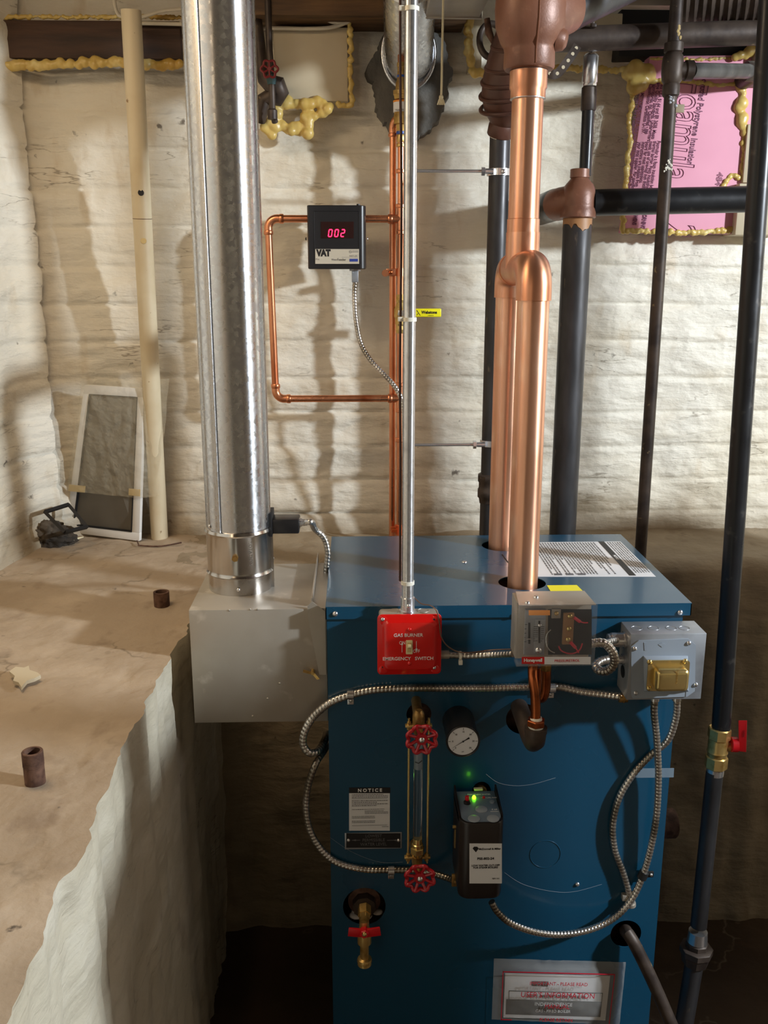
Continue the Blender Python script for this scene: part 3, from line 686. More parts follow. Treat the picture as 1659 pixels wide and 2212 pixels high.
def pr(name, x0, y0, x1, y1, m, parent=pc, Y=YI, th=.001): return prect(name, x0, y0, x1, y1, m, parent, Y, th)
pr('dark_interior', 1184,1316,1278,1414, blackm, Y=YI+.0005, th=.0006)
sp_ = MB().box(P(1130,1412,YI), P(1180,1317,YI-.006), .0005).build('scale_plate', greybox, pc)
sp2 = MB().box(P(1153,1410,YI-.006), P(1178,1338,YI-.009), .0005).build('differential_scale', greybox, pc)
for x0, x1, y0_, y1_, yy in ((1141,1145.5,1345,1391,YI-.0062),(1163,1167,1341,1389,YI-.0092)): pr('slot', x0,y0_,x1,y1_, blackink, Y=yy, th=.0003)
bars(P(1153,1352,YI-.0093), RX, UZ, .007, .027, 8, .22, blackink, pc, words=False, name='scale_marks', th=.0002)
bars(P(1169,1352,YI-.0093), RX, UZ, .005, .027, 8, .22, blackink, pc, words=False, name='scale_marks', seed=3, th=.0002)
bars(P(1134,1345,YI-.0062), RX, UZ, .0035, .036, 5, .12, blackink, pc, words=False, name='scale_marks', seed=5, th=.0002)
screw(P(1166,1351,YI-.009), (0,-1,0), .0032, steel, pc, 'pointer'); screw(P(1163,1405,YI-.009), (0,-1,0), .0058, steel, pc, 'adjusting_screw')
b = MB(); b.box(P(1137,1381,YI-.007), P(1148,1379.5,YI-.008)); b.build('pointer', steel, pc)
MB().box(P(1213,1330+60,YI-.004), P(1241,1325,YI-.009), .0006).build('terminal_block', mat('tan_phenolic', L(150,108,66), .5, 0), pc)
MB().box(P(1190,1334,YI), P(1212,1316,YI-.004), .0005).build('bracket', galvbox, pc)
screw(P(1202,1325,YI-.004), (0,-1,0), .0036, brass, pc)
for x, y in ((1231,1331),(1229,1358),(1227,1381)): screw(P(x,y,YI-.009), (0,-1,0), .0042, gold, pc, 'terminal_screw')
for pts, m_, n_ in ((((1240,1335),(1250,1341),(1260,1345),(1270,1345)), redink,'red_wire'), (((1207,1396),(1212,1405),(1225,1411),(1240,1411),(1252,1404),(1258,1390)), redink,'red_wire'), (((1233,1388),(1241,1396),(1250,1410)), redink,'red_wire'), (((1190,1360),(1181,1371),(1180,1388),(1186,1403),(1198,1410)), alum, 'grey_wire')):
    MB().tube([P(x,y,YI-.008) for x, y in pts], .0011, 8, step=.002).build(n_, m_, pc)
for p0, p1 in (((1240,1334),(1253,1343)),((1232,1387),(1243,1399))):
    MB().tube([P(*p0,YI-.0095), P(*p1,YI-.0095)], .0026, 10).build('wire_terminal', redink, pc)
pr('maker_label', 1127,1419,1176,1434, mat('maker_red', L(204,32,30), .4), Y=Y1-.0002, th=.0003)
pr('white_strip', 1176,1419,1276,1435, white, Y=Y1-.0002, th=.0003)
T('Honeywell', .0074, P(1151.5,1426.5,Y1-.0007), RX, UZ, whiteink, pc, bold=.00025, sp=.9)
T('PRESSURETROL', .0058, P(1225,1427.5,Y1-.0007), RX, UZ, redink, pc)
pr('orange_sticker', 1142,1318,1188,1329, orange, Y=Y1+.004, th=.0004)
for x, y in ((1158,1291),(1139,1303)): screw(PZ(x,y,pa.z), (0,0,1), .0042, steel, pc)
# siphon loop and fittings under it
sy = 1.385
sip = thing('siphon_loop', P(1156,1530,sy), 'bent brown copper siphon tube under the clear control box, held in an iron elbow', 'siphon')
s_r = .0082
MB().tube([P(1157,1562,sy-.008), P(1157,1536,sy-.007), P(1156,1500,sy-.004), P(1152,1470,sy), P(1151,1440,sy+.01), P(1156,1400,sy+.004), P(1172,1385,sy+.03), P(1180,1410,sy+.03), P(1180,1450,sy+.03), P(1178,1490,sy+.035), P(1171,1508,sy+.04), P(1160,1500,sy+.055), P(1160,1440,sy+.055)], s_r, 18, step=.004).build('loop_tube', copper_dull, sip)
nutp(P(1179,1447,sy+.02), (0,0,1), .0095, .012, brass_old, sip)
ec = P(1157,1585,sy-.008)
ezt = P(1157,1562,sy).z
nutp(V((ec.x,sy-.008,ezt)), (0,0,1), .0155, .011, copper_dull, sip, 'bushing')
MB().lathe((ec.x,sy-.008,0), (0,0,1), [(ezt-.003,.0125),(ezt,.0125)], 24).build('tape_ring', whitepl, sip)
MB().lathe((ec.x,sy-.008,0), (0,0,1), [(ezt+.011,.0098),(ezt+.015,.0086)], 20).build('thread_tape', whitepl, sip)
eb = MB(); q_ = V((ec.x,sy-.008,ezt-.003))
eb.lathe(q_, (0,0,-1), [(0,.0185),(.009,.0185),(.0095,.0172)], 32)
eb.tube([q_+V((0,0,-.006)), q_+V((0,0,-.016)), q_+V((0,.004,-.026)), q_+V((0,.014,-.034)), q_+V((-.002,.03,-.034)), q_+V((-.006,.06,-.024)), q_+V((-.012,.14,-.006))], [.0172,.0172,.0172,.0168,.016,.0152,.0152], 28)
eb.build('iron_elbow', iron_old, sip)

# transformer box
YT = 1.42
tA, tB = P(1363,1370,YT), P(1514,1510,YT)
tr = thing('transformer_box', ((tA.x+tB.x)/2,YT+.03,tB.z), 'grey metal junction box with a brass coloured transformer on its face', 'junction box')
MB().box((tA.x,YT,tB.z),(tB.x,YF-.001,tA.z), .0012).build('box_body', greybox, tr)
def pp(pts, Y): return [P(x,y,Y) for x, y in pts]
oc = ((1366,1508),(1363,1500),(1363,1396),(1379,1383),(1486,1379),(1502,1392),(1500,1492),(1483,1504))
MB().poly(pp(oc, YT-.0004), V((0,-.0022,0))).build('cover_plate', greypaint, tr)
yc = YT-.0026
rz = MB(); o1 = pp(((1391,1494),(1389,1416),(1486,1416),(1488,1494)), yc); o2 = pp(((1400,1491),(1399,1427),(1485,1425),(1486,1491)), yc-.010)
rz.hexa(o1+o2, .0008).build('raised_frame', greypaint, tr)
yg = yc-.010
g = MB(); g0, g1 = P(1400,1426,yg), P(1484,1490,yg); gx, gz = (g0.x+g1.x)/2, (g0.z+g1.z)/2; ghx, ghz = (g1.x-g0.x)/2, (g0.z-g1.z)/2
g.rings([rrect(gx,gz,ghx,ghz,.006,yg),rrect(gx,gz,ghx,ghz,.006,yg-.003)])
g.rings([rrect(gx+.002,gz-.002,ghx-.0075,ghz-.008,.007,yg-.003),rrect(gx+.002,gz-.002,ghx-.0075,ghz-.008,.007,yg-.018),rrect(gx+.002,gz-.002,ghx-.010,ghz-.0105,.006,yg-.0215),rrect(gx+.002,gz-.002,ghx-.014,ghz-.0145,.004,yg-.0225)])
g.build('transformer_cover', gold, tr)
for x, y in ((1403,1430),(1480,1428),(1402,1487)): screw(P(x,y,yg-.003), (0,-1,0), .0045, gold, tr, 'corner_bolt')
T('TRANSFORMER', .0042, P(1463,1462,yg-.0228), V((0,0,1)), V((-1,0,0)), brass, tr, 'stamped_lettering', sx=.9)
for x, y in ((1371,1401),(1488,1389),(1373,1497),(1503,1479)): screw(P(x,y,yc), (0,-1,0), .0040, steel, tr)
for pts in (((1391,1388),(1396,1388),(1397,1405),(1392,1405)), ((1422,1392),(1430,1388),(1438,1392),(1430,1398)), ((1481,1505),(1486,1504),(1486,1493),(1482,1492))):
    MB().poly(pp(pts[::-1], yc-.0001), V((0,-.0006,0))).build('embossed_tab', greypaint, tr, flat=True)
for x in (1375,1412,1450,1478):
    p = PZ(x,1357,tA.z); b = MB(); b.tube([p+V((math.cos(t*.3927)*.009,math.sin(t*.3927)*.009,.0001)) for t in range(16)], .0005, 6, closed=True); b.build('knockout_ring', greybox, tr)
for y, r, l in ((1382,.0125,.03),(1424,.008,.02)):
    c = P(1352,y,YT+.028); c.x = tA.x; MB().lathe(c, (-1,0,0), [(0,r*1.15),(.004,r*1.15),(.004,r),(l*.8,r),(l*.8,r*.85),(l,r*.85)], 20).build('cable_connector', steel, tr)
for x in (1414,1461):
    c = P(x,1514,YT+.022); c.z = tB.z; MB().lathe(c, (0,0,-1), [(0,.0095),(.005,.0095),(.005,.0078),(.012,.0078)], 20).build('cable_connector', steel, tr)
c = P(1362,1450,YT+.03); c.x = tA.x; b = MB(); b.lathe(c, (-1,0,0), [(0,.011),(.0006,.011)], 20); b.build('open_knockout', blackm, tr)
c = P(1352,1508,YT+.03); b = MB(); b.box(c+V((-.004,-.008,-.006)), V((tA.x+.002,c.y+.008,tB.z+.006)), .001); b.lathe(c+V((-.012,0,0)), (1,0,0), [(0,.0075),(.014,.0075)], 16); b.build('cable_connector', brass_old, tr)
# looped cable between the control and the transformer box
yv = Y0-.022
cable('armoured_cable', [V((pb.x-.002,yv,P(1286,1392,yv).z)), P(1296,1388,yv), P(1312,1394,yv), P(1325,1412,yv), P(1326,1434,yv+.004), P(1312,1449,yv+.01), P(1295,1449,yv+.02), P(1287,1438,yv+.034), P(1298,1428,yv+.044), P(1318,1424,yv+.052), V((tA.x-.016,YT+.028,P(1352,1424,YT+.028).z))], .0072,
      'thick steel cable curled in a tight loop between clear control and grey box', pitch=.0062)
cable('armoured_cable', [V((pb.x-.004,yv+.012,P(1290,1392,yv).z)), P(1305,1388,1.415), P(1322,1384,1.43), P(1338,1382,YT+.028)], .0055, 'short steel cable running straight into the upper left connector of the grey box')
# long cable across the top of the panel
y_ = .0075
cable('armoured_cable', [P(1344,1506,YT+.03), PF(1310,1501,.02), PF(1255,1494,.012), PF(1205,1484,y_), PF(1130,1484,y_), PF(1050,1486,y_), PF(960,1486,y_), PF(880,1486,y_), PF(810,1490,y_), PF(760,1500,y_), PF(715,1517,y_), PF(678,1547,.004), P(658,1580,1.475), P(655,1608,1.475), P(668,1626,1.475), P(687,1622,1.49), P(701,1600,1.53), V((bl-.008,1.60,P(705,1585,1.60).z))], .0066,
      'long steel cable running left from the grey box across the panel and round its edge')
cable('armoured_cable', [V((bl-.008,1.60,P(705,1610,1.60).z)), P(700,1622,1.52), P(682,1650,1.475), P(665,1700,1.472), P(661,1750,1.472), P(672,1800,1.472), PF(700,1842,y_), PF(735,1866,y_), PF(790,1878,y_), PF(845,1879,y_), PF(900,1880,y_), PF(940,1888,.02), PF(968,1897,.035), PF(982,1903,.05)], .0058,
      'steel cable bowing out left of the boiler then in towards the black water cut off')
def strap(x, y, label, m=steel, w=.011, dn=-.017):
    c = PF(x,y,y_); b = MB(); n = 12
    b.rings([[c+V((-w/2,-math.sin(t)*rr,math.cos(t)*rr)) for t, rr in [(PI*i/n,.0088) for i in range(n+1)]+[(PI*i/n,.0074) for i in range(n,-1,-1)]], [c+V((w/2,-math.sin(t)*rr,math.cos(t)*rr)) for t, rr in [(PI*i/n,.0088) for i in range(n+1)]+[(PI*i/n,.0074) for i in range(n,-1,-1)]]])
    b.box(c+V((-w/2,.0055,dn-.005)), c+V((w/2,.0073,-.0075)), .0006)
    o = b.build('cable_strap', m, None, label, 'cable clip')
    screw(c+V((0,.0055,dn+.003)), (0,-1,0), .0034, steel, o); return o
strap(757,1500,'steel one hole strap holding the long cable above the notice label')
strap(845,1880,'steel strap holding the lower cable beside the lower red handwheel')
strap(1192,1486,'steel strap holding the long cable beside the copper siphon')
# right hand cables
cable('armoured_cable', [V((P(1414,1520,YT+.022).x,YT+.022,tB.z-.008)), P(1413,1540,YT+.024), PF(1419,1600,.03), PF(1422,1680,.022), PF(1418,1760,.02), PF(1406,1830,.016), PF(1389,1890,.012), PF(1366,1940,.014), PF(1330,1980,.02), PF(1280,2006,.03), PF(1220,2018,.04), PF(1160,2014,.05), PF(1105,1995,.06), PF(1075,1970,.065), PF(1062,1948,.066)], .0060,
      'long steel cable sweeping from grey box under and up to the black water cut off')
cable('armoured_cable', [V((P(1461,1520,YT+.022).x,YT+.022,tB.z-.008)), PF(1460,1548,.03), PF(1443,1598,.02), PF(1405,1632,y_), PF(1368,1672,y_), PF(1338,1722,y_), PF(1324,1780,y_), PF(1328,1835,y_), PF(1346,1885,y_), PF(1358,1925,.008), PF(1362,1940,.008)], .0060,
      'steel cable from right underside of the grey box curving to the lower panel')
b = MB(); c = PF(1362,1938,.008); b.lathe(c, (.1,0.02,-1), [(0,.008),(.012,.008),(.012,.0095),(.018,.0095)], 16); b.box(c+V((-.016,-.004,-.006)), c+V((-.006,.007,.006)), .001)
b.build('cable_connector', galvbox, None, 'galvanised connector where the curving cable enters the lower boiler panel', 'connector')
b = MB(); c = PF(1389,1890,.012); t = V((.35,0,1)).normalized(); b.lathe(c-t*.007, t, [(0,.0072),(0,.0088),(.014,.0088),(.014,.0072)], 20); b.box(c+V((.004,.0,-.006)), c+V((.02,.004,.006)), .001)
o = b.build('cable_clip', blackm, None, 'black plastic clip holding the sweeping cable low on the right', 'cable clip'); screw(c+V((.015,0,0)), (0,-1,0), .003, steel, o)

# ------------------------------------------------------------------ handwheels and sight glass
YG = 1.41
sg = thing('sight_glass', P(903,1850,YG), 'vertical glass water gauge between two brass valves with red handwheels', 'water gauge')
gx = P(903,1700,YG).x
zu, zl = P(905,1567,YG).z, P(902,1851,YG).z
MB().lathe((gx,YG,0), (0,0,1), [(P(903,1812,YG).z-.01,.0078),(zu-.004,.0078)], 28).build('glass_tube', glassm, sg)
gw = MB().lathe((gx,YG,0), (0,0,1), [(P(903,1600,YG).z,.0050),(P(903,1660,YG).z,.0050)], 20)
gw.build('frosted_sleeve', mat('frosted', L(170,184,196), .5, 0, Alpha=.6), sg)
b = MB(); b.tube([V((gx-.006,YG-.0078,P(903,1641,YG).z)), V((gx,YG-.0092,P(903,1643,YG).z)), V((gx+.006,YG-.0078,P(903,1638,YG).z))], .0007, 6); b.build('black_band', blackm, sg)
for k, (x) in enumerate((883.5,926.5)):
    X = P(x,1565,YG).x; MB().lathe((X,YG,0), (0,0,1), [(zl-.012,.0021),(zu+.013,.0021)], 12).build('guard_rod', gold, sg)
for zz_, wd in ((zu,.0225),(zl,.0225)):
    b = MB(); b.box((gx-wd,YG-.004,zz_-.0022),(gx+wd,YG+.004,zz_+.0022), .0008)
    for s_ in (-1,1): b.lathe((gx+s_*.016,YG,zz_-.007), (0,0,1), [(0,.0038),(.014,.0038)], 6)
    b.build('guard_bar', brass, sg)
zl2 = P(903,1812,YG).z
b = MB(); b.lathe((gx,YG,0), (0,0,1), [(zl,.0085),(zl+.006,.0095),(zl+.009,.0115)], 24); b.build('packing_body', gold, sg)
nutp(V((gx,YG,zl+.008)), (0,0,1), .0125, .012, gold, sg); 
MB().lathe((gx,YG,0), (0,0,1), [(zl+.02,.0098),(zl+.026,.0098),(zl+.027,.0082),(zl2+.002,.0082)], 24).build('packing_nut', gold, sg)
b = MB(); b.lathe((gx,YG,0), (0,0,1), [(zu-.014,.0085),(zu-.002,.0095),(zu+.006,.011),(zu+.02,.011),(zu+.024,.0085),(zu+.028,.006)], 8)
b.lathe((gx,YG,zu+.012), (0,1,0), [(0,.0085),(.13,.0085)], 16); b.build('upper_valve_body', brass_old, sg)
b = MB(); b.lathe((gx,YG,0), (0,0,1), [(zl-.026,.0075),(zl-.012,.0085),(zl+.002,.0095)], 16); b.lathe((gx,YG,zl-.018), (0,1,0), [(0,.009),(.068,.009)], 16)
b.build('lower_valve_body', brass_old, sg)
def handwheel(x, y, Y, R, phase=0):
    c = P(x,y,Y); o = MB()
    n = 96; pts = []
    for i in range(n):
        t = 2*PI*i/n; r = R*(.93+.075*math.cos(8*(t-phase))); pts.append(c+V((math.cos(t)*r, -.0015*math.cos(8*(t-phase)), math.sin(t)*r)))
    o.tube(pts, .0033, 10, closed=True)
    for k in range(8):
        for dl in (0,):
            t = phase+2*PI*k/8+dl; o.tube([c+V((math.cos(t)*R*.34,.002,math.sin(t)*R*.34)), c+V((math.cos(t)*R*.7,-.001,math.sin(t)*R*.7)), c+V((math.cos(t)*R*.98,-.0015,math.sin(t)*R*.98))], [.0030,.0026,.0036], 8)
    o.lathe(c+V((0,.006,0)), (0,-1,0), [(0,R*.36),(.006,R*.42),(.008,R*.38),(.0085,R*.2)], 24)
    w = o.build('handwheel', redw, sg)
    screw(c+V((0,-.002,0)), (0,-1,0), .0052, steel, w)
    MB().lathe(c+V((0,.004,0)), (0,1,0), [(0,.0045),(YG-Y-.002,.0045)], 12).build('valve_stem', brass_old, sg)
handwheel(911,1597,1.372,S(33,911,1597,1.372), PI/8); handwheel(907,1897,1.372,S(32,907,1897,1.372), PI/8+.05)

# pressure gauge
YP = 1.405; gc = P(1000,1600,YP); gr = S(37,1000,1600,YP)
pg_ = thing('pressure_gauge', gc-V((0,-.03,gr)), 'round black rimmed pressure dial beside the upper red handwheel', 'gauge')
MB().lathe(gc, (0,1,0), [(-.001,gr*.9),(-.004,gr*.95),(-.003,gr),(.004,gr),(.008,gr*.95),(YF-YP-.0005,gr*.95)], 48).build('case', black, pg_)
MB().lathe(gc+V((0,-.0012,0)), (0,-1,0), [(0,gr*.88),(.0006,gr*.88)], 48).build('dial_face', white, pg_)
YD = gc.y-.0022
fcx, fcz = gc.x, gc.z
tk = MB()
for k in range(7):
    t = math.radians(225-k*45); u = V((math.cos(t),0,math.sin(t))); v_ = V((-u.z,0,u.x)); p = V((fcx,YD,fcz))
    tk.poly([p+u*gr*.72-v_*.0003,p+u*gr*.85-v_*.0003,p+u*gr*.85+v_*.0003,p+u*gr*.72+v_*.0003], V((0,-.0002,0)))
tk.build('tick_marks', blackink, pg_, flat=True)
for k, s_ in enumerate(('0','5','10','15','20','25','30')):
    t = math.radians(225-k*45); T(s_, .0040, V((fcx+math.cos(t)*gr*.6,YD,fcz+math.sin(t)*gr*.6)), RX, UZ, blackink, pg_)
T('psi', .0032, V((fcx,YD,fcz-gr*.66)), RX, UZ, greyink, pg_)
u = V((-.84,0,-.54)).normalized(); v_ = V((-u.z,0,u.x)); p = V((fcx,YD-.0008,fcz))
MB().poly([p-u*gr*.42-v_*.0016,p-u*gr*.2-v_*.0007,p+u*gr*.75,p-u*gr*.2+v_*.0007,p-u*gr*.42+v_*.0016], V((0,-.0003,0))).build('pointer', blackink, pg_, flat=True)
screw(p, (0,-1,0), .0016, black, pg_, 'hub')

# low water cut-off
YQ = 1.366; qz = P(1040,1779,YQ).z; qb = P(1038,1946,YQ).z; qx0, qx1 = P(992,1860,YQ).x, P(1088,1860,YQ).x
lw_ = thing('low_water_cutoff', ((qx0+qx1)/2,1.42,qb), 'dark brown control box with indicator lights and a white front label', 'water cut off')
qx = (qx0+qx1)/2; qh = (qx1-qx0)/2
def dsec(z, ins=0, back=YF-.014):
    o = [V((qx+qh-ins,back,z))]
    for s_, a0 in ((1,0),(-1,90)):
        for i in range(7):
            t = math.radians(a0+15*i); r = .018; o.append(V((qx+s_*(qh-ins-r)+r*math.cos(t)*(1), YQ+ins+r-r*math.sin(t), z)))
    o.append(V((qx-qh+ins,back,z))); return o
zbk = qz+.012
MB().rings([dsec(qb,.006),dsec(qb+.004,.001),dsec(qb+.01),dsec(qz-.002),dsec(qz,.001)]).build('housing', darkbrown, lw_)
b = MB()
b.rings([[V((x,y,z)) for x, y, z in ((qx+s_*qh,YF-.012,qz-.01),(qx+s_*(qh-.003),YF-.012,qz-.01),(qx+s_*(qh-.003),YF-.012,qz+.012),(qx+s_*qh,YF-.012,qz+.012))] if True else 0 for s_ in (1,)] + [[V((qx+qh,YQ+.02,qz-.01)),V((qx+qh-.003,YQ+.02,qz-.01)),V((qx+qh-.003,YQ+.02,qz+.003)),V((qx+qh,YQ+.02,qz+.003))]])
b.build('side_rim', darkbrown, lw_); b = MB()
b.rings([[V((qx-qh,YF-.012,qz-.01)),V((qx-qh+.003,YF-.012,qz-.01)),V((qx-qh+.003,YF-.012,qz+.012)),V((qx-qh,YF-.012,qz+.012))], [V((qx-qh,YQ+.02,qz-.01)),V((qx-qh+.003,YQ+.02,qz-.01)),V((qx-qh+.003,YQ+.02,qz+.003)),V((qx-qh,YQ+.02,qz+.003))]])
b.build('side_rim', darkbrown, lw_)
pn = MB(); sec = dsec(qz+.0002,.004,YF-.016); pn.poly(sec, V((0,0,.0012))); pn.build('indicator_panel', mat('blue_grey_panel', L(120,136,154), .3, .2), lw_)
zq = qz+.0016
def pq(x, y): return PZ(x,y,zq)
for x, y, r in ((1040,1749,.0105),(1024,1769,.0105),(1065,1769,.0105),(1063,1733,.0045)):
    MB().lathe(pq(x,y), (0,0,1), [(0,r),(.0014,r*.97),(.0018,r*.9)], 28).build('knockout', greypaint, lw_)
b = MB().lathe(pq(1009,1735), (0,0,1), [(0,.0062),(.003,.0062),(.004,.0048)], 20).build('button_collar', black, lw_)
MB().lathe(pq(1009,1732)+V((0,0,.004)), (0,0,1), [(0,.0036),(.006,.0036),(.007,.0028)], 16).build('test_button', redh, lw_)
MB().sphere(pq(1024,1725)+V((0,0,.002)), .0034, 2, (1,1,1.3)).build('green_lamp', emis('lamp_green', L(120,255,20), 5), lw_)
MB().lathe(pq(1045,1724), (0,0,1), [(0,.0022),(.003,.0022),(.004,.001)], 12).build('red_lamp', redh, lw_)
for s_, x, y in (('POWER',1019,1716),('LOW WATER',1043,1716),('MANUAL RESET',1058,1723)): T(s_, .0044, pq(x,y), RX, V((0,1,0)), whiteink, lw_)
b = MB(); p = pq(1068,1752); b.box(p+V((-.007,-.0015,0)), p+V((.007,-.0009,.0003))); b.build('underline', whiteink, lw_, flat=True)
T('c us', .006, pq(1068,1748), RX, V((0,1,0)), whiteink, lw_)
lbm = MB(); ylb = YQ-.0005
prect('front_label', 1014,1822,1084,1908, white, lw_, YQ-.0002, .0005)
yl = YQ-.001
b = MB(); b.poly(pp(((1021,1833),(1028,1841),(1034,1833),(1031,1829),(1024,1829)), yl), V((0,-.0002,0))); b.build('maker_logo', blackink, lw_, flat=True)
T('McDonnell & Miller', .0047, P(1058,1834,yl), RX, UZ, blackink, lw_, bold=.0001); T('PSE-802-24', .0062, P(1049,1855,yl), RX, UZ, blackink, lw_, bold=.00015)
T('LOW WATER CUT-OFF\nFOR STEAM BOILERS', .0046, P(1049,1872,yl), RX, UZ, blackink, lw_, bold=.0001); T('REV. 0.0', .0035, P(1071,1898,yl), RX, UZ, blackink, lw_)
MB().box(P(1024,1709,YF-.02), P(1042,1700,YF-.013), .001).build('yellow_tag', ivory, lw_)
MB().lathe(V((pg.x-.018+0,YF-.016,pg.z-.012)), (0,1,0), [(0,.010),(.05,.010)], 20).build('mounting_neck', brass_old, lw_)
b = MB(); b.lathe((qx-qh,1.43,P(986,1786,1.43).z), (-1,0,0), [(0,.003),(.005,.003)], 10); b.box((qx-qh-.0015,1.427,P(986,1830,1.43).z),(qx-qh,1.433,P(986,1790,1.43).z)); b.build('side_screw', brass, lw_)
b = MB(); b.box(P(975,1912,1.43), P(991,1890,1.425), .001); b.lathe(P(978,1901,1.428), (1,.1,-.2), [(0,.0075),(.012,.0075)], 14); b.build('cable_clamp', brass_old, lw_)
MB().lathe(V((P(1061,1945,1.414).x,1.414,qb)), (0,0,-1), [(0,.0095),(.004,.0095),(.004,.0075),(.010,.0075)], 20).build('cable_connector', steel, lw_)

# drain valve
YV = 1.432
dv = thing('drain_valve', P(786,2085,YV), 'brass drain tap with a red tee handle low on the left of the boiler', 'tap')
hc = front(787,1958)
MB().lathe((hc.x,YF+.010,hc.z+.004), (0,1,0), [(0,.03),(.05,.03)], 36).build('boss', rust, dv)
MB().lathe((hc.x,YF-.005,hc.z), (0,1,0), [(0,.022),(.016,.023)], 8).build('bushing', iron_old, dv)
b = MB(); c0_ = V((hc.x,YF-.004,hc.z+.002)); b.lathe(c0_, (0,-1,-.25), [(0,.0125),(.018,.0125),(.018,.0105),(.026,.0105)], 6)
z1_, z2_, z3_, z4_ = [P(786,y,YV).z for y in (1992,2020,2036,2068)]; X = P(787,2010,YV).x
b.tube([V((X,YF-.012,hc.z+.002)), V((X,YV+.008,hc.z-.006)), V((X,YV,z1_)), V((X,YV,z2_))], [.0088,.0088,.0086,.0095], 24)
b.lathe((X,YV,0), (0,0,-1), [(-z1_+.006,.0085),(-z2_-.002,.0125),(-z3_,.0125),(-z3_+.002,.0082),(-z4_,.0080),(-z4_+.002,.0125),(-z4_+.005,.0135),(-z4_+.008,.0135),(-z4_+.009,.012),(-z4_+.014,.0128)], 32)
b.build('valve_body', brass, dv)
hz_ = P(786,2003,YV).z; yh = YV-.016
b = MB(); b.lathe((X,YV-.008,hz_), (0,-1,.1), [(0,.0085),(.012,.0085),(.014,.007)], 6)
for s_ in (-1,1): b.hexa([V((X+s_*x, y, hz_+z)) for x, y, z in ((.004,yh,-.009),(.030,yh+.003,-.008),(.028,yh+.006,-.008),(.004,yh+.006,-.009),(.004,yh,.006),(.028,yh+.003,.009),(.027,yh+.006,.009),(.004,yh+.006,.006))], .0006)
b.build('tee_handle', redh, dv); screw(V((X,yh-.006,hz_+.003)), (0,-1,.3), .0042, gold, dv)
fw = MB(); 
for k in range(9): fw.sphere((hc.x+random.uniform(-.022,.026), YF+.012+random.uniform(0,.01), hc.z-.026+random.uniform(-.006,.006)), random.uniform(.007,.011), 2, (1.3,1,.6))
fw.build('insulation_wool', mat('pale_wool', L(190,184,180), .95), None, 'pale insulation wool showing in the hole behind the brass drain tap', 'insulation', kind='stuff')

# manual pouch
YM = YF-.003
po = thing('manual_pouch', P(1205,2210,YM), 'clear plastic pouch with red border holding the folded user manual', 'pouch')
n_ = 22; rs_ = []
cs = [P(1067,2070,YM), P(1352,2078,YM), P(1338,2214,YM), P(1062,2202,YM)]
def bil(u, v, c): return c[0]*(1-u)*(1-v)+c[1]*u*(1-v)+c[2]*u*v+c[3]*(1-u)*v
def pouch(u, v):
    p = bil(u, v, cs); bu = math.sin(PI*min(1,max(0,(u-.07)/.86)))**.5*math.sin(PI*min(1,max(0,(v-.1)/.85)))**.5 if 0.07 < u < .93 and .1 < v < .95 else 0
    return p + V((0, -.010*bu-.002*abs(fbm((u*7,v*4,2),3)), 0))
m_ = MB(); m_.bm = hgrid(fr(0,1,.02), fr(0,1,.04), pouch); m_.build('plastic_sleeve', mat('pouch_film', L(224,222,218), .16, 0, Alpha=.30, coat=.6), po, ang=180)
ms = [P(1084,2090,YM), P(1326,2096,YM), P(1314,2203,YM), P(1080,2196,YM)]
def mp_(x0, y0, x1, y1, name, m, dy, par):
    q = [bil(x0,y1,ms), bil(x1,y1,ms), bil(x1,y0,ms), bil(x0,y0,ms)]
    return MB().poly([v+V((0,dy,0)) for v in q], V((0,-.0003,0))).build(name, m, par, flat=True)
mn = mp_(.03,.1,.97,1,'manual', white, -.0015, po)
mp_(.05,.62,.92,.93,'dark_band', blackink, -.0020, mn)
def mt(s_, u, v, size, m, dy=-.0026, **k):
    p = bil(u,v,ms)+V((0,dy,0)); r = (ms[1]-ms[0]).normalized(); u_ = V((-r.z,0,r.x)); T(s_, size, p, r, u_, m, po, **k)
mt("USER'S INFORMATION MANUAL", .5, .54, .0095, blackink, sx=.85); mt('INDEPENDENCE', .48, .7, .0105, whiteink, sx=.95); mt('GAS - FIRED BOILER', .48, .84, .0085, whiteink, sx=.9)
for x0, y0, x1, y1 in ((.07,.44,.92,.455),(.07,.455,.075,.62),(.915,.455,.92,.62)): mp_(x0,y0,x1,y1,'frame_line', blackink, -.0022, mn)
mp_(.27,.24,.42,.34,'dark_patch', blackink, -.0020, mn)
yy = -.0135
for x0, y0, x1, y1 in ((0,0,1,.022),(0,.97,.1,.992),(0,0,.008,1),(.992,0,1,1)):
    mp_(x0,y0,x1,y1,'red_border', redink, yy+.004, po)
mt('IMPORTANT - PLEASE READ', .5, .2, .0105, redink, yy, sx=.85); mt("USER'S INFORMATION", .5, .43, .0165, redink, yy, sx=.86); mt('MANUAL', .5, .66, .013, redink, yy, sx=.9); mt('PLEASE RETAIN', .5, .93, .0105, redink, yy, sx=.9)
# pipe from the lower right hole
gp = MB(); gp.tube([P(1352,2012,1.55), P(1352,2010,1.50), P(1352,2012,1.475), P(1360,2022,1.462), P(1375,2048,1.455), P(1410,2120,1.44), P(1450,2212,1.42), P(1500,2330,1.40), V((P(1520,2330,1.39).x, 1.38, .0))], .0118, 20, step=.01)
gp.build('burner_pipe', iron_old, None, 'brown iron pipe slanting down right out of the lower boiler panel hole', 'pipe')
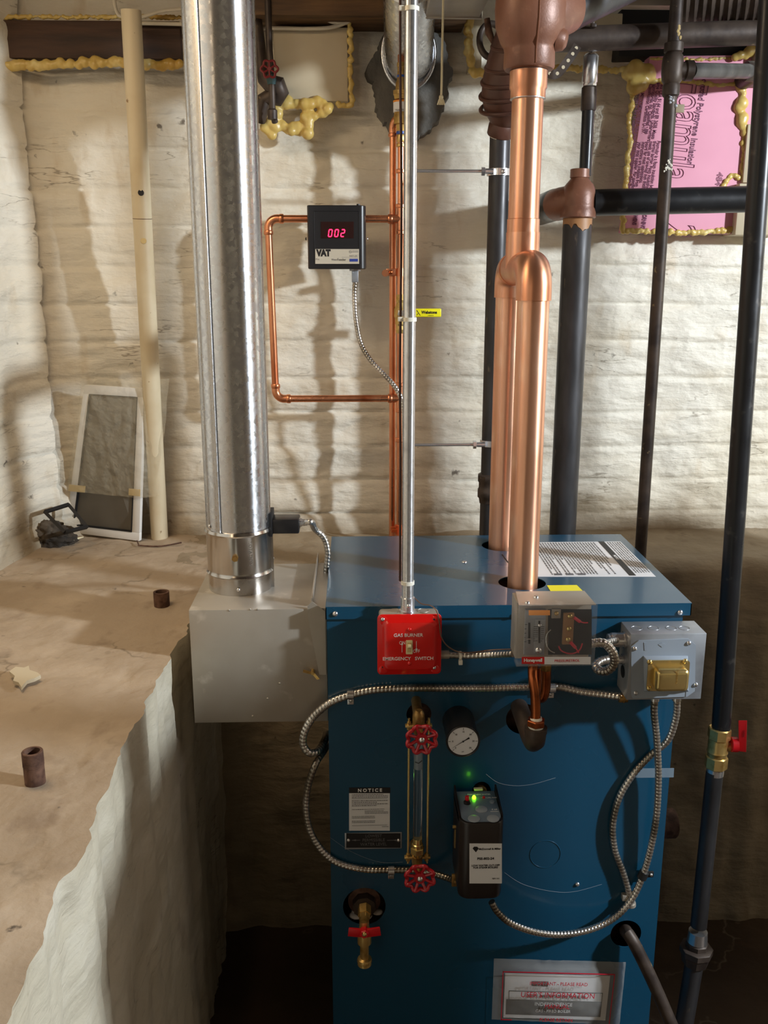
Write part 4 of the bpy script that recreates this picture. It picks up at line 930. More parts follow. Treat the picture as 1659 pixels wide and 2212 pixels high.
# iron stub on the boiler's right side
ys = 1.66; c = PX(1452,1777,br+.001); st = thing('capped_pipe', (br+.05,c.y,c.z), 'brown iron nipple and coupling sticking out of the right side of the boiler', 'pipe fitting')
c = P(1447,1778,ys); z = c.z
MB().lathe((br-.02,ys,z), (1,0,0), [(0,.024),(.053,.024)], 32).build('nipple', rust, st)
MB().lathe((br+.033,ys,z), (1,0,0), [(0,.0252),(.006,.0252)], 32).build('thread_tape', whitepl, st)
MB().lathe((br+.039,ys,z), (1,0,0), [(0,.028),(.002,.030),(.045,.030),(.049,.027)], 32).build('cap', rust, st)
# ------------------------------------------------------------------ pipes behind
def straight(name, p0, p1, r, m, label=None, cat=None, parent=None, seg=28, group=None):
    p0, p1 = V(p0), V(p1); d = p1-p0
    return MB().lathe(p0, d, [(0,r),(d.length,r)], seg).build(name, m, parent, label, cat, group)
# leaning cream pipe
p0 = PZ(345,1163,ZL-.004); p1 = P(283,22,2.17)
wp = thing('leaning_pipe', p0, 'long dirty cream pipe leaning on the whitewashed wall left of the flue', 'pipe')
straight('pipe_tube', p0+V((0,0,.002)), p1, .0212, pvc, parent=wp, seg=40)
def on(p0, p1, y, r, px=None):
    t0, t1 = 0, 1
    for _ in range(40):
        t = (t0+t1)/2; q = p0.lerp(p1, t); d = ROT.transposed() @ (q-CAM); yy = CY - F*d.y/(-d.z)
        if yy > y: t0 = t
        else: t1 = t
    q = p0.lerp(p1, t); v = (CAM-q); v.z = 0; return q, v.normalized()
q, n = on(p0,p1,418,.021); MB().lathe(q+n*.0206, n, [(0,.0066),(.001,.0066)], 20).build('drilled_hole', blackm, wp)
q, n = on(p0,p1,521,.021); MB().lathe(q+n*.0206, n, [(0,.0066),(.0012,.0062)], 20).build('plug', jute, wp)
q, n = on(p0,p1,473,.021); d_ = (p1-p0).normalized(); MB().lathe(q, d_, [(0,.0215),(.0012,.0215)], 40).build('joint_line', rust, wp)

# black pipe with ridged brown casting, left of the copper
YB1 = 2.12; cb = P(1080,300,YB1)
bp = thing('black_pipe', (cb.x,YB1,ZL), 'tall black iron pipe close behind the left of the copper pipes', 'pipe')
straight('pipe_tube', (cb.x,YB1,ZL-.01), (cb.x,YB1,P(1080,285,YB1).z), .0222, iron, parent=bp)
z = P(1045,1045,YB1).z
MB().lathe((cb.x,YB1,z-.045), (0,0,1), [(0,.0255),(.012,.0275),(.016,.031),(.03,.031),(.034,.0285),(.05,.0285),(.054,.031),(.066,.031),(.07,.025)], 8).build('union', iron_old, bp)
for y, w in ((373,1),(956,2)):
    c = P(1080 if w == 1 else 1052,y,YB1); c.x = cb.x; a_ = P(862,y,YB1)
    rod = thing('support_rod', P(905,y,YB1-.026), 'upper thin threaded steel rod clamped across to the tall black pipe' if w == 1 else 'lower thin threaded steel rod clamped across to the tall black pipe', 'rod')
    yr = YB1-.026
    straight('threaded_rod', (P(880,y,yr).x,yr,c.z), (cb.x-.03,yr,c.z), .0034, steel, parent=rod, seg=12)
    MB().lathe((P(1040 if w==1 else 1022,y,yr).x,yr,c.z), (1,0,0), [(0,.0095),(.007,.0095)], 6).build('hex_nut', steel, rod)
    b = MB(); b.lathe((P(1048 if w==1 else 1030,y,yr).x,yr,c.z), (1,0,0), [(0,.006),(.018,.006)], 12)
    b.lathe((cb.x,YB1,c.z-.007), (0,0,1), [(0,.0225),(0,.0262),(.014,.0262),(.014,.0225)], 28)
    b.build('pipe_clamp', steel, rod); screw(V((cb.x+.006,YB1-.0262,c.z)), (0,-1,0), .005, steel, rod)
ax0 = P(1079,294,YB1); ax1 = P(1118,60,YB1+.0); ax1.y = YB1-.10
d = (ax1-ax0); Ln = d.length; dn_ = d.normalized()
rc = thing('ridged_casting', ax0, 'bulging ridged brown iron casting half hidden behind the copper pipe top', 'pipe fitting')
prof = [(0,.026),(.003,.028),(.022,.028),(.026,.027),(.045,.043),(.075,.056),(.11,.060),(.15,.058),(.2,.052),(.26,.048),(.3,.046)]
MB().lathe(ax0, d, prof, 56).build('casting_body', browndk, rc)
MB().lathe(ax0-dn_*.002, d, [(0,.0235),(.003,.0235)], 32).build('thread_tape', whitepl, rc)
u = V((.8,-.6,.18)).normalized()
for k, (t, rr) in enumerate(((.062,.052),(.09,.0585),(.118,.0605),(.146,.0585),(.186,.0545))):
    c = ax0+dn_*t; nrm = (dn_+V((-.32,0,.0))).normalized(); e1 = nrm.cross(V((0,1,0))).normalized(); e2 = nrm.cross(e1)
    MB().tube([c+(e1*math.cos(a)*(1.03)+e2*math.sin(a))*rr for a in [2*PI*i/48 for i in range(48)]], .0045, 8, closed=True).build('raised_rib', browndk, rc)
# ring shaped pipe end beside it
b = MB(); c = P(1062,88,2.16); b.tube([c+V((math.cos(a)*.026,math.sin(a)*.012,math.sin(a)*.036)) for a in [2*PI*i/32 for i in range(32)]], .007, 12, closed=True)
b.build('pipe_hanger_ring', iron_old, None, 'brown iron hanger ring showing left of the big brown tee', 'hanger')
b = MB(); pts = [P(1052,40,2.08),P(1056,70,2.08),P(1066,92,2.08)]; b.tube(pts, [.006,.008,.005], 10, step=None)
b.build('rusty_bracket', rust, None, 'small rusty bracket end poking out left of the big brown tee', 'bracket')

# big brown tee on top of the copper riser
zt0 = P(1142,150,ym).z; dz = lambda y: P(1142,y,ym).z
bt = thing('cast_iron_tee', (cxp,ym,zt0), 'large brown cast iron tee crowning the copper riser under the ceiling', 'pipe fitting')
B = lambda y: dz(y)-zt0
tb = MB(); tb.lathe((cxp,ym,zt0), (0,0,1), [(-.003,.030),(-.001,.041),(.003,.0435),(B(112),.0430),(B(104),.044),(B(92),.050),(B(60),.0585),(B(20),.0605),(B(-20),.0585),(B(-60),.052),(B(-90),.048),(B(-130),.047)], 56)
tb.build('tee_body', brownp, bt)
MB().lathe((cxp,ym,zt0-.006), (0,0,1), [(0,.0315),(.006,.0325)], 40).build('black_thread_seal', iron_dark, bt)
b = MB(); b.tube([V((cxp+.004,ym-r_,zt0+h)) for h, r_ in ((.002,.0436),(B(112),.0432),(B(92),.0502),(B(60),.0587),(B(20),.0607),(B(-20),.0587))], .0012, 6)
b.build('mould_seam', brownp, bt)
b = MB(); b.lathe((cxp+.02,ym+.01,dz(25)), V((.8,.55,.45)), [(0,.05),(.055,.05),(.06,.046)], 40); b.build('side_outlet', brownp, bt)
b = MB(); b.lathe((cxp+.045,ym-.012,dz(88)), V((.8,-.25,-.2)), [(0,.02),(.012,.016),(.016,.010)], 20); b.build('boss', brownp, bt)
a_ = V((cxp+.05,ym+.035,dz(22))); straight('slanting_pipe', a_+V((.02,.015,.012)), a_+V((.8,.55,.45))*.40, .036, iron, 'thick dark pipe slanting up right from the big brown tee', 'pipe')

# horizontal header pipe, its hanger strap
YH1 = 2.02
straight('header_pipe', P(1196,86,YH1), P(1760,66,YH1), .0235, iron_old, 'long dark horizontal pipe under the ceiling right of the brown tee', 'pipe')
b = MB(); pts = [P(1178,148,1.98),P(1190,160,1.97),P(1205,158,1.97),P(1222,138,1.97),P(1238,115,1.975),P(1248,98,1.985)]
pts = resample(catmull(pts), .004); up_ = V((0,1,0))
rs_ = []
for i, p in enumerate(pts):
    t = (pts[min(i+1,len(pts)-1)]-pts[max(i-1,0)]).normalized(); n = V((t.z,0,-t.x)).normalized(); 
    rs_.append([p+n*.0088+V((0,.0,0)), p-n*.0088, p-n*.0088+V((0,.0014,0)), p+n*.0088+V((0,.0014,0))])
st_ = b.rings(rs_).build('hanger_strap', iron_old, None, 'curved perforated metal hanger strap below the horizontal dark pipe', 'strap')
for i in range(4, len(pts)-2, 4): MB().lathe(pts[i]+V((0,-.0002,0)), (0,-1,0), [(0,.0034),(.0005,.0034)], 14).build('strap_hole', paintedwood, st_)
# vertical pipe with nipple, tee and the large black pipe below it
YN = 2.06; cn = P(1277,200,YN); cn.x = P(1256,700,YN).x
zN = lambda y: P(1270,y,YN).z
vn = thing('relief_nipple', (cn.x,YN,zN(372)), 'narrow dark pipe with bright steel coupling standing on the brown tee', 'pipe')
cnx = P(1270,250,YN).x
straight('pipe_tube', (cnx,YN,zN(380)), (cnx,YN,zN(185)), .0128, iron_dark, parent=vn)
MB().lathe((cnx,YN,zN(240)), (0,0,1), [(0,.0140),(.003,.0156),(zN(190)-zN(240),.0156),(zN(188)-zN(240),.014)], 24).build('iron_coupling', iron_old, vn)
MB().lathe((cnx,YN,zN(187)), (0,0,1), [(0,.0145),(.006,.0150),(.008,.0165),(zN(122)-zN(187),.0165),(zN(116)-zN(187),.012),(zN(114)-zN(187),.0055),(zN(90)-zN(187),.0050)], 8).build('steel_coupling', steel, vn)
b = MB(); b.box(P(1275,56,2.0), P(1288,-20,1.99), .001); b.box(P(1274,62,2.0), P(1289,50,1.985), .001); b.build('beam_hook', iron_old, None, 'small rusty iron hook hanging from the ceiling above the nipple', 'hook')
bt2 = thing('brown_side_tee', (cn.x,YN,zN(470)), 'brown iron tee joining two black pipes right of the copper', 'pipe fitting')
xt = P(1250,430,YN).x; zt2 = zN(437)
b = MB(); b.lathe((xt,YN,zN(472)), (0,0,1), [(0,.036),(.002,.038),(.018,.038),(.022,.036),(.026,.0365),(.050,.036),(.066,.031),(.078,.021),(.084,.017),(zN(385)-zN(472),.017),(zN(384)-zN(472),.0205),(zN(366)-zN(472),.0205),(zN(365)-zN(472),.018)], 40)
b.tube([V((xt,YN,zt2+.006)), V((xt-.03,YN+.02,zt2)), V((xt-.036,YN+.045,zt2-.002))], [.032,.033,.034], 28)
b.build('tee_body', brownp, bt2)
b = MB(); b.tube([V((xt-.02,YN+.04,zt2)), V((xt-.035,YN+.07,zt2)), V((xt-.035,YN+.12,zt2)), V((xt-.035,YN+.25,zt2))], .034, 28); b.build('black_elbow', iron_dark, bt2)
straight('branch_pipe', (xt+.03,YN,P(1300,438,YN).z), P(1626,430,YN), .0272, iron_dark, 'thick glossy black pipe running right across the pink foam board', 'pipe')
zb_ = zN(470)
bk = thing('large_black_pipe', (xt,YN,ZL-.01), 'thick black iron pipe dropping from the brown tee behind the boiler', 'pipe')
straight('pipe_tube', (xt,YN,ZL-.01), (xt,YN,zb_+.004), .0305, iron, parent=bk, seg=40)
b = MB(); ring0, ring1 = [], []
for i in range(40):
    a = 2*PI*i/40; dr = .014+.014*max(0,noise.noise(V((math.cos(a)*3,math.sin(a)*3,.3)))*1.6+.2); ring0.append(V((xt+math.cos(a)*.0309,YN+math.sin(a)*.0309,zb_))); ring1.append(V((xt+math.cos(a)*.0309,YN+math.sin(a)*.0309,zb_-dr)))
b.rings([ring0,ring1]).build('dried_sealant', mat('brown_sealant', L(164,118,76), .5), bk)
# thin pipe far right with its tee and branch
YT2 = 1.965; q0 = P(1397,1226,YT2); q1 = P(1457,60,YT2); xv = q0.x
tp2 = thing('thin_steam_pipe', (xv,YT2,.0), 'thin dark pipe from ceiling to behind the boiler with a paint spattered tee', 'pipe')
top = V((q1.x,YT2,2.30)); bot = V((q0.x-.012,YT2,.0)); zq_ = lambda y: P(1440,y,YT2).z
mid = lambda y: bot.lerp(top, (zq_(y)-bot.z)/(top.z-bot.z))
straight('pipe_tube', bot, top, .0128, iron_old, parent=tp2)
b = MB(); c = mid(210); t_ = (top-bot).normalized(); b.lathe(c, t_, [(0,.0135),(.003,.0165),(.02,.017),(.024,.0155),(.03,.0195),(.044,.021),(.062,.021),(.074,.0195),(.08,.0158),(.082,.0185),(.098,.0185),(.1,.0135)], 24)
hy = P(1480,152,YT2); c2 = mid(152)
b.lathe(c2, (1,0.05,.0), [(0,.016),(.024,.016),(.026,.019),(.04,.019),(.041,.0165)], 24)
b.build('tee', iron_old, tp2)
c3 = c2+V((.036,.002,0)); e3 = P(1622,154,2.16)
straight('side_pipe', c3, e3, .0150, iron, parent=tp2)
MB().tube([e3+V((-.012,0,0)), e3+V((.012,.002,0)), e3+V((.022,.014,0)), e3+V((.024,.04,0)), e3+V((.024,.11,0))], [.0205,.0205,.0205,.0195,.0195], 24).build('wall_elbow', iron_old, tp2)
def spat(name, pts, r, parent, m=ivory):
    b = MB()
    for p in pts: b.sphere(p, r*random.uniform(.6,1.2), 1, (1,.5,1.2))
    return b.build(name, m, parent, kind='stuff')
spat('paint_spatter', [mid(random.uniform(345,372))+V((random.uniform(-.009,.009),-.0128,0)) for _ in range(16)], .0024, tp2, whitepl)
spat('paint_spatter', [mid(random.uniform(60,125))+V((random.uniform(.0,.009),-.0122,0)) for _ in range(12)], .0028, tp2, jute)
spat('paint_spatter', [mid(random.uniform(205,235))+V((random.uniform(-.006,.008),-.0122,0)) for _ in range(14)], .003, tp2, greybox)
MB().box(P(1461,225,YT2-.01), P(1476,244,YT2-.005), .0005).build('paper_tag', paintedwood, tp2)

# gas pipe at the far right
YX = 1.60
gp_ = thing('gas_pipe', P(1500,2212,YX), 'tall black gas pipe at the far right with brass valve and red lever', 'gas pipe')
zA = P(1558,1568,YX); zB = P(1551,1640,YX)
s_ = P(1617,700,YX); dd = (s_-zA); 
straight('upper_pipe', zA+V((0,0,-.004)), zA+dd*1.9, .0176, iron_dark, parent=gp_, seg=36)
low = P(1509,2000,YX); straight('lower_pipe', P(1544,1666,YX), low, .0163, iron, parent=gp_, seg=36)
ax = (zA-low).normalized(); vb = P(1544,1672,YX)
L_ = (zA-vb).length
def vl(f): return f*L_
b = MB(); b.lathe(vb, ax, [(0,.0166),(vl(.15),.0166)], 28); b.lathe(zA-ax*.006, ax, [(0,.0170),(.012,.0170)], 28); b.build('pipe_thread', steel, gp_)
b = MB(); b.lathe(vb, ax, [(vl(.14),.0195),(vl(.16),.0215),(vl(.37),.0215),(vl(.39),.0195)], 8)
b.lathe(vb, ax, [(vl(.36),.0185),(vl(.45),.0185),(vl(.48),.0200),(vl(.52),.0185),(vl(.66),.0195),(vl(.7),.0185),(vl(.76),.0185)], 28)
b.lathe(vb, ax, [(vl(.74),.0195),(vl(.76),.0215),(vl(.95),.0215),(vl(.97),.0195)], 8)
vbody = b.build('brass_valve', brass, gp_)
vc = vb+ax*vl(.58); sx0 = vc+V((.016,-.004,0))
MB().lathe(sx0, (1,-.1,0), [(0,.0085),(.012,.0075),(.016,.006)], 16).build('valve_stem', brass, gp_)
h0 = P(1583,1608,YX-.006)
b = MB(); b.lathe(h0+V((-.004,0,0)), (1,-.08,0), [(0,.0135),(.001,.0145),(.012,.0145),(.0125,.013)], 28)
b.hexa([P(x,y,YY) for x, y, YY in ((1596,1623,YX-.016),(1612,1625,YX-.016),(1612,1625,YX+.004),(1596,1623,YX+.004),(1595,1556,YX-.016),(1614,1556,YX-.016),(1614,1556,YX+.004),(1595,1556,YX+.004))], .0012)
hd_ = b.build('lever_handle', redh, gp_)
T('OPEN', .0055, P(1606,1585,YX-.0175), V((0,0,-1)), RX, mat('dark_red_ink', L(120,10,20), .5), gp_)
ub = P(1503,2075,YX)
b = MB(); b.lathe(P(1507,2022,YX), -ax, [(-.012,.0185),(.0,.0195),(.012,.0205)], 24); b.build('steel_sleeve', steel, gp_)
b = MB(); b.lathe(P(1506,2034,YX), -ax, [(0,.020),(.002,.0225),(.012,.0225),(.0125,.031),(.014,.033),(.026,.033),(.028,.031),(.034,.0285),(.05,.026),(.052,.022)], 8); b.build('union_nut', iron_old, gp_)
bb = P(1500,2080,YX); straight('bottom_pipe', bb, V((bb.x-.012,YX,.0)), .0185, iron, parent=gp_)

# ------------------------------------------------------------------ water feed group
YK = 2.19; k1x = P(853,400,YK).x; k2x = P(866,400,YK+.0).x
def zk(y): return P(860,y,YK).z
wf = thing('water_feed_line', (k2x,YK,ZL), 'slim copper water line with brass valves rising left of the steel conduit', 'water pipe')
straight('main_tube', (k2x,YK,ZL-.01), (k2x,YK,zk(290)), .0080, copper_small, parent=wf)
straight('upper_tube', (k2x,YK,zk(140)), (k2x,YK,2.32), .0082, copper_small, parent=wf)
def band(x, y, r, m, par, h=10, n=None, Y=YK, nm='fitting', seg=24):
    z0_, z1_ = zk(y+h/2), zk(y-h/2); return MB().lathe((x,Y,z0_), (0,0,1), [(0,r*.9),((z1_-z0_)*.15,r),((z1_-z0_)*.85,r),(z1_-z0_,r*.9)], seg).build(nm, m, par, ang=25)
band(k2x,61,.0105,copper_small,wf,26); band(k2x,68,.0125,copper_small,wf,6)
band(k2x,140,.0098,brass,wf,10); band(k2x,150,.0088,brass,wf,10); band(k2x,165,.0096,bluetape,wf,6,nm='blue_band')
b = MB(); b.lathe((k2x,YK,zk(215)), (0,0,1), [(0,.0155),(zk(206)-zk(215),.017),(zk(205)-zk(215),.0185),(zk(196)-zk(215),.0185),(zk(194)-zk(215),.0135),(zk(180)-zk(215),.0125),(zk(172)-zk(215),.0095),(zk(145)-zk(215),.0088)], 8); b.build('backflow_body', brass, wf, ang=20)
b = MB(); b.lathe((k2x,YK,zk(243)), (0,0,1), [(0,.0175),(zk(219)-zk(243),.0175)], 32); ol = b.build('paper_band', white, wf)
b = MB(); b.lathe((k2x,YK,zk(222)), (0,0,1), [(0,.0178),(zk(218)-zk(222),.0178)], 32); b.build('orange_stripe', orange, wf)
T('WATTS', .006, V((k2x-.004,YK-.0178,zk(241))), RX, UZ, blackink, wf)
b = MB(); b.lathe((k2x,YK,zk(284)), (0,0,1), [(0,.0105),(zk(270)-zk(284),.0115),(zk(268)-zk(284),.0165),(zk(250)-zk(284),.0170),(zk(243)-zk(284),.0150)], 8); b.build('backflow_lower', brass, wf, ang=20)
band(k2x,287,.0108,bluetape,wf,7,nm='blue_band'); band(k2x,299,.0098,brass,wf,18); band(k2x,314,.0100,brass,wf,8)
for y in (370,445,502,830,886,950): band(k2x,y,.0108,copper_small,wf,9)
b = MB(); b.lathe((k2x,YK,zk(502)), (0,0,1), [(0,.0096),(zk(445)-zk(502),.0096)], 24); b.build('tee_sleeve', copper_small, wf)
b = MB(); b.lathe((k2x,YK,zk(886)), (0,0,1), [(0,.0096),(zk(830)-zk(886),.0096)], 24); b.build('tee_sleeve', copper_small, wf)
# second, plain copper tube just left of it
sx2 = P(849,400,YK+.02).x
s2 = thing('copper_bypass_tube', (sx2,YK+.022,ZL), 'plain copper tube running just left of the brass valved water line', 'water pipe')
straight('main_tube', (sx2,YK+.022,ZL-.01), (sx2,YK+.022,zk(285)), .0080, copper_small, parent=s2)
MB().tube([V((sx2,YK+.022,zk(285))), V((sx2,YK+.02,zk(270))), V((sx2+.005,YK+.012,zk(258))), V((k2x,YK,zk(254)))], .0092, 16, step=.004).build('elbow', copper_small, s2)
band(sx2,289,.0108,copper_small,s2,8,Y=YK+.022)
# clamp, ball valves
b = MB(); z = zk(588); b.lathe((k2x,YK,z-.009), (0,0,1), [(0,.0081),(0,.0100),(.018,.0100),(.018,.0081)], 24); b.box((sx2-.016,YK-.004,z-.008),(k2x-.006,YK+.002,z+.008), .0015); b.lathe((sx2-.018,YK,z-.002), (0,1,0), [(-.010,.008),(.02,.008)], 20)
b.build('pipe_clip', copper_small, None, 'coppery wall clip holding the slim copper lines below the display box', 'pipe clip')
screw(V((sx2-.006,YK-.004,z)), (0,-1,0), .005, copper_dull, wf, 'clip_screw')
b = MB(); b.lathe((k2x,YK,zk(720)), (0,0,1), [(0,.0096),(zk(712)-zk(720),.0115),(zk(704)-zk(720),.0100),(zk(700)-zk(720),.0125),(zk(690)-zk(720),.0125),(zk(684)-zk(720),.0150),(zk(668)-zk(720),.0150),(zk(660)-zk(720),.0115),(zk(654)-zk(720),.0095),(zk(648)-zk(720),.0115),(zk(636)-zk(720),.0095)], 8)
b.build('ball_valve', brass, wf, ang=20)
nutp(V((k2x,YK-.014,zk(677))), (0,-1,0), .0075, .006, steel, wf)
b = MB(); y0_, z0_ = YK-.022, zk(675); xe = P(953,675,y0_).x
b.box((k2x-.006,y0_-.001,z0_-.006),(P(905,675,y0_).x,y0_+.001,z0_+.006), .0004); b.build('lever_bar', steel, wf)
b = MB(); b.box((P(893,675,y0_).x,y0_-.0025,z0_-.0095),(xe,y0_+.0025,z0_+.0095), .0022, 3); lv = b.build('lever_grip', yellow, wf)
T('Webstone', .0098, V((P(927,674,y0_).x,y0_-.0028,z0_+.001)), RX, UZ, blackink, wf, bold=.0003, sx=.85)
b = MB(); c = V((P(904,675,y0_).x,y0_-.0028,z0_)); 
for s in (1,-1): b.tube([c+V((.004*s,0,-.006*s)), c+V((0,0,0)), c+V((-.004,0,.005*s))], .0006, 5)
b.build('lever_mark', blackink, wf)
T('a division of', .0028, V((P(930,682,y0_).x,y0_-.0028,z0_-.006)), RX, UZ, blackink, wf)
# copper loop to the feeder
def cu(pts): return pts
zt3, zb3 = zk(473), P(720,861,YK).z; xl3t, xl3b = P(580,500,YK).x, P(591,830,YK).x
lp = thing('copper_loop', (xl3b,YK,zb3), 'copper tube loop running left behind the display box and back', 'water pipe')
path = [V((k2x-.006,YK,zt3))] + bend(V((0,YK,zt3)), V((xl3t,YK,zt3)), V((xl3t,YK,1.5)), .02)[1:-1] + bend(V((xl3t,YK,1.6)), V((xl3t+.006,YK,zb3)), V((k2x,YK,zb3)), .02)[1:-1] + [V((k2x-.006,YK,zb3))]
MB().tube(path, .0082, 20).build('loop_tube', copper_small, lp)
def bandh(x, z, r=.0108): return MB().lathe((x-.005,YK,z), (1,0,0), [(0,r*.9),(.002,r),(.008,r),(.010,r*.9)], 24).build('solder_cup', copper_small, lp)
def bandv(x, z, r=.0108): return MB().lathe((x,YK,z-.005), (0,0,1), [(0,r*.9),(.002,r),(.008,r),(.010,r*.9)], 24).build('solder_cup', copper_small, lp)
MB().tube(bend(V((xl3t+.03,YK,zt3)), V((xl3t,YK,zt3)), V((xl3t,YK,zt3-.03)), .02), .0096, 20).build('elbow', copper_small, lp)
MB().tube(bend(V((xl3t+.006,YK,zb3+.03)), V((xl3t+.006,YK,zb3)), V((xl3t+.036,YK,zb3)), .02), .0096, 20).build('elbow', copper_small, lp)
bandh(xl3t+.03,zt3); bandv(xl3t,zt3-.03); bandv(xl3t+.006,zb3+.03); bandh(xl3t+.036,zb3); bandh(k2x-.024,zt3); bandh(k2x-.024,zb3)
for zz2 in (zt3,zb3): MB().lathe((k2x-.026,YK,zz2), (1,0,0), [(0,.0096),(.026,.0096)], 20).build('tee_branch', copper_small, lp)
# small lower drain tap on the feed line
b = MB(); c = P(858,1146,YK-.01); b.lathe(c, (-1,0,.1), [(0,.006),(.014,.006)], 12); b.box(c+V((-.016,-.004,.002)), c+V((-.004,.002,.010)), .001); b.lathe((k2x,YK,c.z-.012), (0,0,1), [(0,.0105),(.024,.0105)], 20)
b.build('drain_cock', mat('orange_copper', L(216,104,56), .4, .5), wf)

# digital feeder box
YV2 = 2.135; f0, f1 = P(663,443,YV2), P(791,581,YV2); fxm = (f0.x+f1.x)/2; fzm = (f0.z+f1.z)/2; fhx = (f1.x-f0.x)/2; fhz = (f0.z-f1.z)/2
vt = thing('feeder_display', (fxm,YV2,f1.z), 'black box on the copper loop with red digits 002 and silver name plate', 'display box')
b = MB(); r = .014
sec = lambda z, i=0: [V((fxm-fhx+i,YK+.03,z)),V((fxm-fhx+i,YV2+.004,z)),V((fxm-fhx+.003+i,YV2+i,z))]+[V((fxm+fhx-r-i+math.sin(t)*r,YV2+i+r-math.cos(t)*r,z)) for t in [PI/2*j/6 for j in range(7)]]+[V((fxm+fhx-i,YK+.03,z))]
b.rings([sec(f1.z,.0015),sec(f1.z+.0015),sec(f0.z-.0015),sec(f0.z,.0015)]).build('housing', black, vt)
b = MB(); a0 = P(678,456,YV2); a1 = P(776,571,YV2)
for q0_, q1_ in (((a0.x,a0.z),(a1.x,a0.z)),((a0.x,a1.z),(a0.x,a0.z)),((a1.x,a1.z),(a1.x,a0.z)),((a0.x,a1.z),(a1.x,a1.z))):
    b.tube([V((q0_[0],YV2-.0002,q0_[1])), V((q1_[0],YV2-.0002,q1_[1]))], .0007, 6)
b.build('face_outline', black, vt)
pr('display_window', 693,479,764,515, mat('dark_red_window', L(36,8,12), .12, 0, coat=.5), vt, YV2, .0006)
led = emis('red_led', L(255,20,50), 6)
def seg7(ch, x, y, h, w, par):
    S_ = {'0':'abcdef','2':'abged'}[ch]; b = MB(); yv_ = YV2-.0008; t = h*.07
    pt = {'a':((0,1),(1,1)),'b':((1,1),(1,.5)),'c':((1,.5),(1,0)),'d':((0,0),(1,0)),'e':((0,.5),(0,0)),'f':((0,1),(0,.5)),'g':((0,.5),(1,.5))}
    for s in S_:
        (u0,v0),(u1,v1) = pt[s]; A = P(x+u0*w+v0*2, y-v0*h, yv_); B_ = P(x+u1*w+v1*2, y-v1*h, yv_); d_ = (B_-A).normalized(); n = V((-d_.z,0,d_.x)); A += d_*.0009; B_ -= d_*.0009; th = .00105
        b.poly([A-n*th, B_-n*th, B_+d_*.0006, B_+n*th, A+n*th, A-d_*.0006], V((0,-.0003,0)))
    b.build('led_digit', led, par, flat=True)
seg7('0',709,511,15,7,vt); seg7('0',722.5,511,15,7,vt); seg7('2',736,511,15,7,vt)
pr('name_plate', 681,538,776,570, mat('satin_plate', L(222,214,196), .32, .4), vt, YV2-.0002, .0006)
yn = YV2-.0010
T('VAT', .0185, P(699,547,yn), RX, UZ, blackink, vt, bold=.0014, sx=.86); T('Feeder', .0078, P(738,561,yn), RX, UZ, blackink, vt, sx=.9)
T('Water', .0060, P(722,561,yn), RX, UZ, greyink, vt, sx=.8); T('Pro', .0055, P(686,560,yn), RX, UZ, greyink, vt); T('VXT-24', .0052, P(763,553,yn), RX, UZ, greyink, vt)
pr('blue_patch', 755,559,773,565, blueink, vt, yn, .0003)
b = MB(); b.tube([P(757,544,yn)+V((math.cos(t)*.0028,0,math.sin(t)*.0028)) for t in [2*PI*i/20 for i in range(20)]], .0003, 5, closed=True); b.build('approval_mark', greyink, vt)
T('UL', .0028, P(757,544,yn), RX, UZ, greyink, vt); bars(P(761,541,yn), RX, UZ, .013, .005, 2, .35, greyink, vt, th=.0002)
b = MB(); b.box(P(738,556,yn), P(773,555.6,yn-.0002)); b.build('rule', greyink, vt, flat=True)
MB().lathe((P(774,440,YV2).x,YV2+.02,f0.z), (0,0,1), [(0,.004),(.004,.004)], 14).build('top_button', black, vt)
screw(P(792,516,YV2+.02)+V((.001,0,0)), (1,0,0), .0035, steel, vt); screw(P(663,516,YV2+.02)+V((-.001,0,0)), (-1,0,0), .0035, blackm, vt)
vcx = P(767,590,YV2+.03).x; zc_ = f1.z
b = MB(); b.lathe((vcx,YV2+.03,zc_), (0,0,-1), [(-.001,.013),(.004,.013),(.004,.009)], 8); b.box((vcx-.0075,YV2+.022,P(767,610,YV2+.03).z),(vcx+.0075,YV2+.038,zc_-.003), .0015); b.build('cable_connector', greybox, vt)
zz3 = P(767,610,YV2+.03).z
cable('armoured_cable', [V((vcx,YV2+.03,zz3)), P(766,640,2.165), P(769,690,2.165), P(779,740,2.16), P(798,775,2.15), P(824,803,2.14), P(848,829,2.13), P(862,850,2.125), P(872,880,2.12), P(874,930,2.13), P(874,1000,2.15), V((P(874,1080,2.16).x,2.16,ZL+.06)), V((P(872,1140,2.14).x,2.14,ZL+.008))], .0056,
      'thin flexible steel cable hanging from the digital display box and swinging right')

# ------------------------------------------------------------------ top of the wall
def slab(name, x0, y0, x1, y1, Ya, Yb, m, kind='structure', label=None, cat=None, bev=.002):
    a, b = P(x0,y0,Ya), P(x1,y1,Ya); return MB().box((a.x,Ya,b.z),(b.x,Yb,a.z), bev).build(name, m, None, label, cat, kind=kind)
slab('trim_1', -60, 42, 392, 128, 2.262, 2.36, darkwood)
slab('trim_2', 392, -40, 1012, 36, 2.20, 2.36, joist)
slab('trim_3', 590, 58, 752, 219, 2.268, 2.36, paintedwood)
slab('trim_4', 1262, 28, 1342, 94, 2.262, 2.36, paintedwood)
slab('recess_shade', 1342, 20, 1640, 124, 2.272, 2.36, blackm)  # flat black slab stands in for the shade inside an open recess
slab('trim_6', 1018, -30, 1040, 150, 2.275, 2.36, paintedwood)
slab('trim_7', 1616, 268, 1700, 395, 2.25, 2.36, paintedwood); slab('trim_8', 1598, 396, 1700, 508, 2.24, 2.36, paintedwood)
slab('trim_9', 1635, 90, 1700, 185, 2.24, 2.36, mat('grey_board', L(150,144,134), .6))
